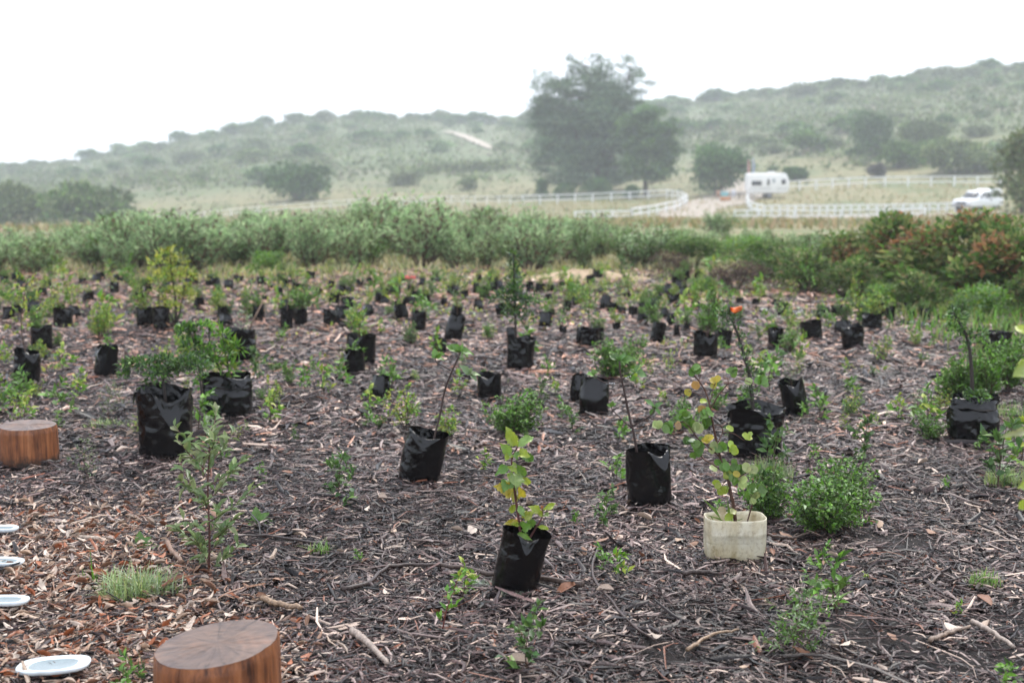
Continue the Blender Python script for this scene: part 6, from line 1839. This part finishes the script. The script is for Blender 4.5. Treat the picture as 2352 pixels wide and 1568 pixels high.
# ------------------------------------------------------------------ grass tufts
def tuft(px, py, w, h, n, cols, lab, seed, depth=0.6, lean=0.6, bw=0.004, cat='grass tuft', name='grass_tuft'):
    rng = np.random.default_rng(seed)
    p = gp(px, py); k = mpp(p)
    mb = MB()
    a = rng.uniform(0, 6.28, n); r = np.sqrt(rng.random(n))
    rr_ = 1 + .22 * np.sin(3 * a + seed) + .15 * np.sin(5 * a + 2 * seed)
    X = r * rr_ * np.cos(a) * w * k * .46; Y = r * rr_ * np.sin(a) * w * k * .46 * depth
    hh = h * k * rng.uniform(.3, 1.2, n) * (1.05 - .55 * r * r)
    ang = rng.uniform(0, 6.28, n); ln = rng.random(n) * lean * 1.3
    pts = []
    side = np.stack([-np.sin(ang), np.cos(ang), np.zeros(n)], -1)
    D = np.stack([np.cos(ang), np.sin(ang), np.zeros(n)], -1)
    B = np.stack([X, Y, gz(X + p.x, Y + p.y) - p.z + .012], -1)
    rows = []
    for u in (0, .35, .7, 1.0):
        c = B + D * (ln * hh * u * u)[:, None] + np.array([0, 0, 1.0]) * (hh * (u - .38 * ln * u * u))[:, None]
        ww = bw * (1 - u) ** .6 * .5 + .0003
        rows += [c - side * ww, c + side * ww]
    V = np.stack(rows, 1).reshape(-1, 3)
    o = np.arange(n)[:, None] * 8
    mb.add(V, [np.concatenate([o + np.array([[s, s + 1, s + 3, s + 2]]) for s in (0, 2, 4)])], np.repeat(pick(cols, n, rng), 8, axis=0))
    return tag(link(name, mb.mesh(name, M_GRASS), None, p), lab, cat)
PG = [(0.25, 0.36, 0.13), (0.32, 0.42, 0.2), (0.2, 0.3, 0.08), (0.36, 0.4, 0.14)]
tuft(310, 1372, 185, 78, 620, PG + [(0.42, 0.5, 0.33)], 'pale dewy grass tuft above the front stump', 1, .7, 1.0)
tuft(1762, 1102, 120, 55, 380, PG + [(0.4, 0.48, 0.3)], 'pale grass tuft behind the jug, before the ribbon bag', 2)
tuft(2258, 1350, 85, 45, 150, G_FRESH + PG, 'green grass tuft near the right edge', 3)
tuft(735, 1276, 55, 38, 60, G_FRESH + PG, 'small thin grass tuft left of centre', 4, .6, 1.0)
tuft(1905, 1205, 170, 70, 240, G_FRESH, 'bright grass growing through the low bushes', 5)
tuft(1090, 1352, 95, 16, 520, [(0.33, 0.4, 0.3), (0.42, 0.48, 0.4), (0.25, 0.32, 0.2)], 'grey-green mossy grass strip left of the front bag foot', 6, .45, 1.0, .002)
tuft(1180, 1372, 85, 16, 360, [(0.33, 0.4, 0.3), (0.42, 0.48, 0.4), (0.25, 0.32, 0.2)], 'grey-green mossy grass under the front bag foot', 7, .4, 1.0, .002)
tuft(240, 985, 110, 25, 160, PG, 'faint pale grass behind the far stump', 8)
tuft(2320, 960, 110, 40, 200, PG + G_FRESH, 'pale grass patch right of the crumpled bag', 9)
tuft(2310, 1120, 110, 60, 240, PG, 'pale grass at the right edge below the crumpled bag', 10)
tuft(205, 1345, 45, 80, 14, G_FRESH, 'few tall green grass blades left of the dewy tuft', 11, .5, .3)
tuft(325, 1572, 30, 150, 5, G_DARK, 'single dark upright blade beside the front stump', 12, .5, .15, .006)

# ------------------------------------------------------------------ dry leaves and loose chips that can be picked out
def dry_leaf_mesh(seed):
    rng = np.random.default_rng(seed)
    V = []; Q = []
    n = 7
    cu, ro = rng.uniform(-.35, .5), rng.uniform(.1, .8)
    for i in range(n + 1):
        u = i / n
        w = (math.sin(math.pi * min(.985, max(u, .02))) ** .7) * .5 * rng.uniform(.85, 1.15)
        for c in (-1, 0, 1):
            V.append((c * w, u - .5, ro * abs(c) * w * (1 if seed % 2 else -.6) + cu * (u - .5) ** 2 + rng.normal(0, .02)))
        if i:
            a = (i - 1) * 3; Q += [(a, a + 1, a + 4, a + 3), (a + 1, a + 2, a + 5, a + 4)]
    return np.array(V), np.array(Q)
def dry_stuff():
    rng = np.random.default_rng(51)
    cols = [(0.44, 0.31, 0.22), (0.5, 0.39, 0.31), (0.30, 0.17, 0.11), (0.2, 0.085, 0.045), (0.55, 0.45, 0.37), (0.4, 0.3, 0.23)]
    meshes = []
    for i in range(12):
        V, Q = dry_leaf_mesh(i)
        mb = MB(); mb.add(V, [Q], cols[i % len(cols)])
        meshes.append(mb.mesh('dry_leaf', M_DRY, True))
    n = 0
    while n < 240:          # single leaves lying on the dark mulch
        y = rng.uniform(3.4, 7.2); x = rng.uniform(-.46, .46) * y
        L = rng.uniform(.02, .055)
        link('dry_leaf', meshes[rng.integers(0, 12)], GROUND, (x, y, float(gz(x, y)) + .024 + rng.uniform(0, .008)), (rng.normal(0, .35), rng.normal(0, .35), rng.uniform(0, 6.28)), (L * rng.uniform(.3, .5), L, L * .8)); n += 1
    spots = [(1085, 1235), (1130, 1155), (1210, 1170), (690, 1245), (660, 1100), (880, 1160), (1480, 1205), (1560, 1255), (1640, 1235), (1810, 1245), (2020, 1220), (2140, 1235), (2120, 1075), (1930, 1500), (1380, 1255), (1300, 1370), (1390, 1375), (1180, 1530), (1190, 1545), (1510, 1480),
             (2260, 1395), (2050, 1480), (2190, 1460), (545, 1200), (500, 1195), (640, 1345), (1040, 1040), (860, 1010), (1840, 1525), (2270, 1455)]
    for (px, py) in spots:  # the larger pale ones
        p = gp(px, py); L = rng.uniform(.05, .085)
        link('dry_leaf', meshes[rng.integers(0, 12)], GROUND, (p.x, p.y, p.z + .032), (rng.normal(0, .3), rng.normal(0, .3), rng.uniform(0, 6.28)), (L * rng.uniform(.4, .6), L, L * .8))
    # the deep pale litter in the near left corner
    mb = MB()
    m = 11500
    Y = rng.uniform(2.9, 6.2, m); X = rng.uniform(-3.6, -.4, m)
    k = rng.random(m) < litter_w(X, Y) ** 1.3
    X, Y = X[k], Y[k]
    base = [dry_leaf_mesh(i) for i in range(12)]
    for i in range(len(X)):
        V, Q = base[i % 12]
        L = rng.uniform(.02, .06)
        R = np.array(Euler((rng.normal(0, .4), rng.normal(0, .4), rng.uniform(0, 6.28))).to_matrix())
        W = (V * np.array([L * rng.uniform(.12, .4), L, L * .8])) @ R.T + np.array([X[i], Y[i], float(gz(X[i], Y[i])) + rng.uniform(.015, .04)])
        c = np.array(cols[rng.integers(0, 5)]) * rng.uniform(.75, 1.15)
        if rng.random() < .08: c = np.array((0.36, 0.12, 0.05))
        mb.add(W, [Q], c)
    o = link('leaf_litter', mb.mesh('leaf_litter', M_DRY, True), GROUND); tag(o, kind='stuff')
    # larger loose chips
    cm = []
    for i in range(14):
        b = MB(); r2 = np.random.default_rng(70 + i)
        V = []; Q = []
        bend = r2.normal(0, .09); tw = r2.normal(0, .3)
        for j in range(5):
            u = j / 4; w = [.35, .9, 1, .8, .25][j] * r2.uniform(.8, 1.15)
            for cx, cz in ((-.5, 0), (.5, 0), (.42, .5), (-.4, .55)):
                V.append((cx * w + bend * 8 * (u - .5) ** 2, u - .5, (cz + tw * cx * (u - .5)) * w + .25 * (u - .5) ** 2 * r2.normal(0, 1)))
            if j:
                a = (j - 1) * 4
                for q in range(4): Q.append((a + q, a + (q + 1) % 4, a + 4 + (q + 1) % 4, a + 4 + q))
        Q += [(3, 2, 1, 0), (16, 17, 18, 19)]
        b.add(np.array(V), [np.array(Q)], CHIP_COLS[(i * 5 + 2) % len(CHIP_COLS)])
        cm.append(b.mesh('wood_chip', M_CHIP))
    for i in range(300):
        y = 3.4 + 3.2 * rng.random() ** 1.2; x = rng.uniform(-.46, .46) * y
        L = rng.uniform(.06, .15)
        link('wood_chip', cm[rng.integers(0, 14)], GROUND, (x, y, float(gz(x, y)) + .018 + rng.uniform(0, .008)), (rng.normal(0, .12), rng.normal(0, .3), rng.uniform(0, 6.28)), (rng.uniform(.007, .018), L, rng.uniform(.005, .011)))
dry_stuff()

# ------------------------------------------------------------------ log stumps
def stump_mats():
    m = bpy.data.materials.new('peeled_log_side')
    nt, p, o = nodes_of(m)
    tc = N(nt, 'ShaderNodeTexCoord'); mp = N(nt, 'ShaderNodeMapping'); mp.inputs['Scale'].default_value = (26, 26, 2.2)
    nt.links.new(tc.outputs['Object'], mp.inputs[0])
    t = noise_n(nt, 1.6, 7, .65, mp.outputs[0]); t2 = noise_n(nt, 7, 3)
    r = ramp(nt, t.outputs[0], [(0.3, (0.03, 0.011, 0.006)), (0.40, (0.13, 0.045, 0.018)), (0.56, (0.31, 0.115, 0.042)), (0.75, (0.46, 0.215, 0.10))])
    r2 = ramp(nt, t2.outputs[0], [(0.3, (0.6, 0.55, 0.5)), (0.6, (1.1, 1.05, 1))])
    mx = N(nt, 'ShaderNodeMix', data_type='RGBA', blend_type='MULTIPLY'); mx.inputs[0].default_value = .8
    nt.links.new(r.outputs[0], mx.inputs[6]); nt.links.new(r2.outputs[0], mx.inputs[7]); nt.links.new(mx.outputs[2], p.inputs['Base Color'])
    szl = N(nt, 'ShaderNodeSeparateXYZ'); nt.links.new(tc.outputs['Object'], szl.inputs[0])
    dn = noise_n(nt, 18, 5, .7)
    dz = N(nt, 'ShaderNodeMath', operation='MULTIPLY_ADD'); nt.links.new(dn.outputs[0], dz.inputs[0]); dz.inputs[1].default_value = -.16; nt.links.new(szl.outputs[2], dz.inputs[2])
    dm = N(nt, 'ShaderNodeMapRange'); dm.inputs[1].default_value, dm.inputs[2].default_value = -.02, -.07; nt.links.new(dz.outputs[0], dm.inputs[0])     # soil splashed on the foot
    md = N(nt, 'ShaderNodeMix', data_type='RGBA'); nt.links.new(dm.outputs[0], md.inputs[0]); nt.links.new(mx.outputs[2], md.inputs[6]); md.inputs[7].default_value = (0.03, 0.02, 0.015, 1)
    nt.links.new(md.outputs[2], p.inputs['Base Color'])
    p.inputs['Roughness'].default_value = .42
    bump(nt, p, t.outputs[0], .7, .012)
    m2 = bpy.data.materials.new('cut_log_top')
    nt, p, o = nodes_of(m2)
    tc = N(nt, 'ShaderNodeTexCoord')
    n1 = noise_n(nt, 5, 4)
    ad = N(nt, 'ShaderNodeVectorMath', operation='MULTIPLY_ADD'); nt.links.new(n1.outputs[1], ad.inputs[0]); ad.inputs[1].default_value = (.14, .14, 0); nt.links.new(tc.outputs['Object'], ad.inputs[2])
    wv = N(nt, 'ShaderNodeTexWave', wave_type='RINGS', rings_direction='Z'); wv.inputs['Scale'].default_value = 9; wv.inputs['Distortion'].default_value = 5.0; wv.inputs['Detail'].default_value = 3
    nt.links.new(ad.outputs[0], wv.inputs['Vector'])
    a = ramp(nt, wv.outputs[0], [(0.0, (0.13, 0.082, 0.06)), (1.0, (0.168, 0.105, 0.076))])
    b = ramp(nt, n1.outputs[0], [(0.32, (0.5, 0.5, 0.55)), (0.52, (0.9, 0.88, 0.85)), (0.68, (1.5, 1.25, 1.05))])
    mx = N(nt, 'ShaderNodeMix', data_type='RGBA', blend_type='MULTIPLY'); mx.inputs[0].default_value = 1
    nt.links.new(a.outputs[0], mx.inputs[6]); nt.links.new(b.outputs[0], mx.inputs[7]); nt.links.new(mx.outputs[2], p.inputs['Base Color'])
    p.inputs['Roughness'].default_value = .42
    mp = N(nt, 'ShaderNodeMapping'); mp.inputs['Scale'].default_value = (1.0, 7.0, 1.0); mp.inputs['Rotation'].default_value = (0, 0, 0.5)
    nt.links.new(tc.outputs['Object'], mp.inputs[0])
    n2 = noise_n(nt, 9, 5, .7, mp.outputs[0])
    ck = ramp(nt, n2.outputs[0], [(0.33, (0.25, 0.22, 0.2)), (0.42, (1, 1, 1))])
    m3 = N(nt, 'ShaderNodeMix', data_type='RGBA', blend_type='MULTIPLY'); m3.inputs[0].default_value = .8
    nt.links.new(mx.outputs[2], m3.inputs[6]); nt.links.new(ck.outputs[0], m3.inputs[7]); nt.links.new(m3.outputs[2], p.inputs['Base Color'])
    sp_ = N(nt, 'ShaderNodeSeparateXYZ'); nt.links.new(tc.outputs['Object'], sp_.inputs[0])
    an = N(nt, 'ShaderNodeMath', operation='ARCTAN2'); nt.links.new(sp_.outputs[1], an.inputs[0]); nt.links.new(sp_.outputs[0], an.inputs[1])
    cv = N(nt, 'ShaderNodeCombineXYZ'); nt.links.new(an.outputs[0], cv.inputs[0])
    ln = N(nt, 'ShaderNodeVectorMath', operation='LENGTH'); nt.links.new(tc.outputs['Object'], ln.inputs[0]); nt.links.new(ln.outputs['Value'], cv.inputs[1])
    n3 = noise_n(nt, 2.6, 3, .6, cv.outputs[0])
    cr = ramp(nt, n3.outputs[0], [(0.485, (1, 1, 1)), (0.498, (0.2, 0.16, 0.14)), (0.504, (0.2, 0.16, 0.14)), (0.518, (1, 1, 1))])     # drying cracks
    m4 = N(nt, 'ShaderNodeMix', data_type='RGBA', blend_type='MULTIPLY'); m4.inputs[0].default_value = .85
    nt.links.new(m3.outputs[2], m4.inputs[6]); nt.links.new(cr.outputs[0], m4.inputs[7]); nt.links.new(m4.outputs[2], p.inputs['Base Color'])
    bump(nt, p, n2.outputs[0], .4, .006)
    return m, m2
M_LOG, M_CUT = stump_mats()
def stump(px, py, w, h, tilt, label, seed, knot=None):
    p = gp(px, py); k = mpp(p)
    if knot: p = Vector(knot)
    t = thing('log_stump', label, 'log stump', p)
    R = w * 0.5; rng = np.random.default_rng(seed)
    nT, nz = 72, 22
    ph = rng.uniform(0, 6.28, 4)
    rad = lambda th: R * (1 + .022 * math.sin(2 * th + ph[0]) + .014 * math.sin(3 * th + ph[1]) + .006 * math.sin(9 * th + ph[2]))
    V = []
    for j in range(nz + 1):
        z = -.05 + (h + .05) * j / nz
        for i in range(nT):
            th = 2 * math.pi * i / nT
            r = rad(th) * (1 + .03 * (1 - j / nz)) + .0025 * noise.noise(Vector((math.cos(th) * 9, math.sin(th) * 9, z * 3)))
            if knot:
                d = math.hypot(((th - 1.56 * math.pi)) * R, z - h * .42)
                r += .016 * math.exp(-(d / .07) ** 2) + .004 * math.sin(d * 130) * math.exp(-(d / .09) ** 2)
            if j >= nz - 1: r -= .004 * (j - nz + 2) / 2 + .005 * max(0, noise.noise(Vector((math.cos(th) * 6 + seed, math.sin(th) * 6, 1))))
            V.append((r * math.cos(th), r * math.sin(th), z + (tilt * r * math.cos(th) + .02 * r * math.sin(th)) * max(0, j / nz)))
    Q = [[j * nT + i, j * nT + (i + 1) % nT, (j + 1) * nT + (i + 1) % nT, (j + 1) * nT + i] for j in range(nz) for i in range(nT)]
    mb = MB(); mb.add(np.array(V), [np.array(Q)])
    link('trunk_side', mb.mesh('trunk_side', M_LOG, True), t)
    V2 = [(0, 0, h + .001)]
    for u in (.33, .66, 1):
        for i in range(nT):
            th = 2 * math.pi * i / nT; r = (rad(th) - .0045 - .005 * max(0, noise.noise(Vector((math.cos(th) * 6 + seed, math.sin(th) * 6, 1))))) * u
            V2.append((r * math.cos(th), r * math.sin(th), h + (tilt * r * math.cos(th) + .02 * r * math.sin(th)) + .001 * rng.standard_normal() * (u < 1)))
    T = [[0, 1 + i, 1 + (i + 1) % nT] for i in range(nT)]
    Q = [[1 + j * nT + i, 1 + (j + 1) * nT + i, 1 + (j + 1) * nT + (i + 1) % nT, 1 + j * nT + (i + 1) % nT] for j in range(2) for i in range(nT)]
    mb = MB(); mb.add(np.array(V2), [np.array(T), np.array(Q)])
    link('cut_top', mb.mesh('cut_top', M_CUT, True), t)
pb = gp(68, 1062); kb = mpp(pb)
stump(68, 1062, 124 * kb, 88 * kb, -.02, 'orange-brown log stump standing upright at the left edge', 3)
stump(0, 1400, 0.345, 0.225, .10, 'large wet log stump cut off by the bottom edge', 5, knot=(-0.808, 3.37, float(gz(-0.808, 3.37)) - .005))

# ------------------------------------------------------------------ white oval dishes
def dish(px, py, w, d, rz, tilt, label):
    p = gp(px, py); k = mpp(p)
    t = thing('oval_dish', label, 'dish', p + Vector((0, 0, .036)), rz)
    nT = 64
    prof = [(0.80, 0.0), (0.97, .004), (1.0, .011), (0.985, .016), (0.93, .0175), (0.80, .015), (0.66, .013)]
    def ring(f, z):
        out = []
        for i in range(nT):
            th = 2 * math.pi * i / nT; e = 2.8
            r = f / (abs(math.cos(th)) ** e + abs(math.sin(th)) ** e) ** (1 / e)
            out.append((r * math.cos(th) * w * k * .5, r * math.sin(th) * d * .5, z))
        return out
    V = sum([ring(f, z) for f, z in prof], []); n = len(prof)
    Q = [[j * nT + i, j * nT + (i + 1) % nT, (j + 1) * nT + (i + 1) % nT, (j + 1) * nT + i] for j in range(n - 1) for i in range(nT)]
    mb = MB(); mb.add(np.array(V), [np.array(Q), np.array([list(range(nT))[::-1]])])
    r = link('rim', mb.mesh('rim', M_DISH, True), t, None, (0, tilt, 0))
    V = ring(.66, .0128) + ring(.5, .0085) + [(0, 0, .008)]
    mb = MB(); mb.add(np.array(V), [np.array([[i, (i + 1) % nT, nT + (i + 1) % nT, nT + i] for i in range(nT)]), np.array([[2 * nT, nT + i, nT + (i + 1) % nT] for i in range(nT)])])
    link('well', mb.mesh('well', M_WELL, True), t, None, (0, tilt, 0))
M_DISH = plain('white_glazed_rim', (0.62, 0.68, 0.70), .25, .22, 14)
M_WELL = plain('grey_blue_glaze', (0.22, 0.27, 0.285), .25, .12, 14)
dish(125, 1561, 166, .125, math.radians(3), math.radians(-3), 'whole white oval dish lying left of the front stump')
dish(14, 1408, 108, .085, 0, 0, 'white oval dish cut by the left edge, second from the bottom')
dish(8, 1316, 96, .08, 0, math.radians(2), 'white oval dish cut by the left edge, third from the bottom')
dish(8, 1238, 70, .07, 0, 0, 'farthest white oval dish, half buried at the left edge')

# pink marking ribbon on a thin stake in the far rows
def far_ribbon():
    p = gp(943, 676); k = mpp(p)
    t = thing('marker_stake', 'thin stake with pinkish-red ribbon in the far rows', 'marker stake', p)
    mb = MB(); tube(mb, [(0, 0, 0), (0, 0, 42 * k)], .005, 5, (0.2, 0.13, 0.09)); link('stake', mb.mesh('stake', M_STEM), t)
    V = np.array([(x * k, .01 * math.sin(x), (39 + z + 1.2 * math.sin(x * .6)) * k) for x in range(-12, 13, 3) for z in (-3, 0, 3.5)])
    Q = np.array([(i * 3 + j, (i + 1) * 3 + j, (i + 1) * 3 + j + 1, i * 3 + j + 1) for i in range(8) for j in range(2)])
    mb = MB(); mb.add(V, [Q]); o = link('ribbon', mb.mesh('ribbon', plain('pink_ribbon', (0.8, 0.15, 0.12), .5), True), t)
    o.modifiers.new('thick', 'SOLIDIFY').thickness = .003
far_ribbon()

# ------------------------------------------------------------------ drizzle haze
def build_haze():
    x, y, z0, z1 = 940.0, 940.0, -17.0, 60.0
    V = np.array([[sx * x, sy * y, z] for z in (z0, z1) for sx, sy in ((-1, -1), (1, -1), (1, 1), (-1, 1))])
    F = np.array([[0, 3, 2, 1], [4, 5, 6, 7], [0, 1, 5, 4], [1, 2, 6, 5], [2, 3, 7, 6], [3, 0, 4, 7]])
    m = bpy.data.materials.new('drizzle_air')
    m.use_nodes = True
    nt = m.node_tree; nt.nodes.clear()
    o = nt.nodes.new('ShaderNodeOutputMaterial')
    v = nt.nodes.new('ShaderNodeVolumePrincipled')
    v.inputs['Color'].default_value = (0.89, 0.945, 1.0, 1)
    v.inputs['Density'].default_value = 0.00105
    v.inputs['Anisotropy'].default_value = 0.15
    nt.links.new(v.outputs[0], o.inputs['Volume'])
    mb = MB(); mb.add(V, [F])
    h = link('haze', mb.mesh('haze', m))
    tag(h, kind='stuff')
build_haze()
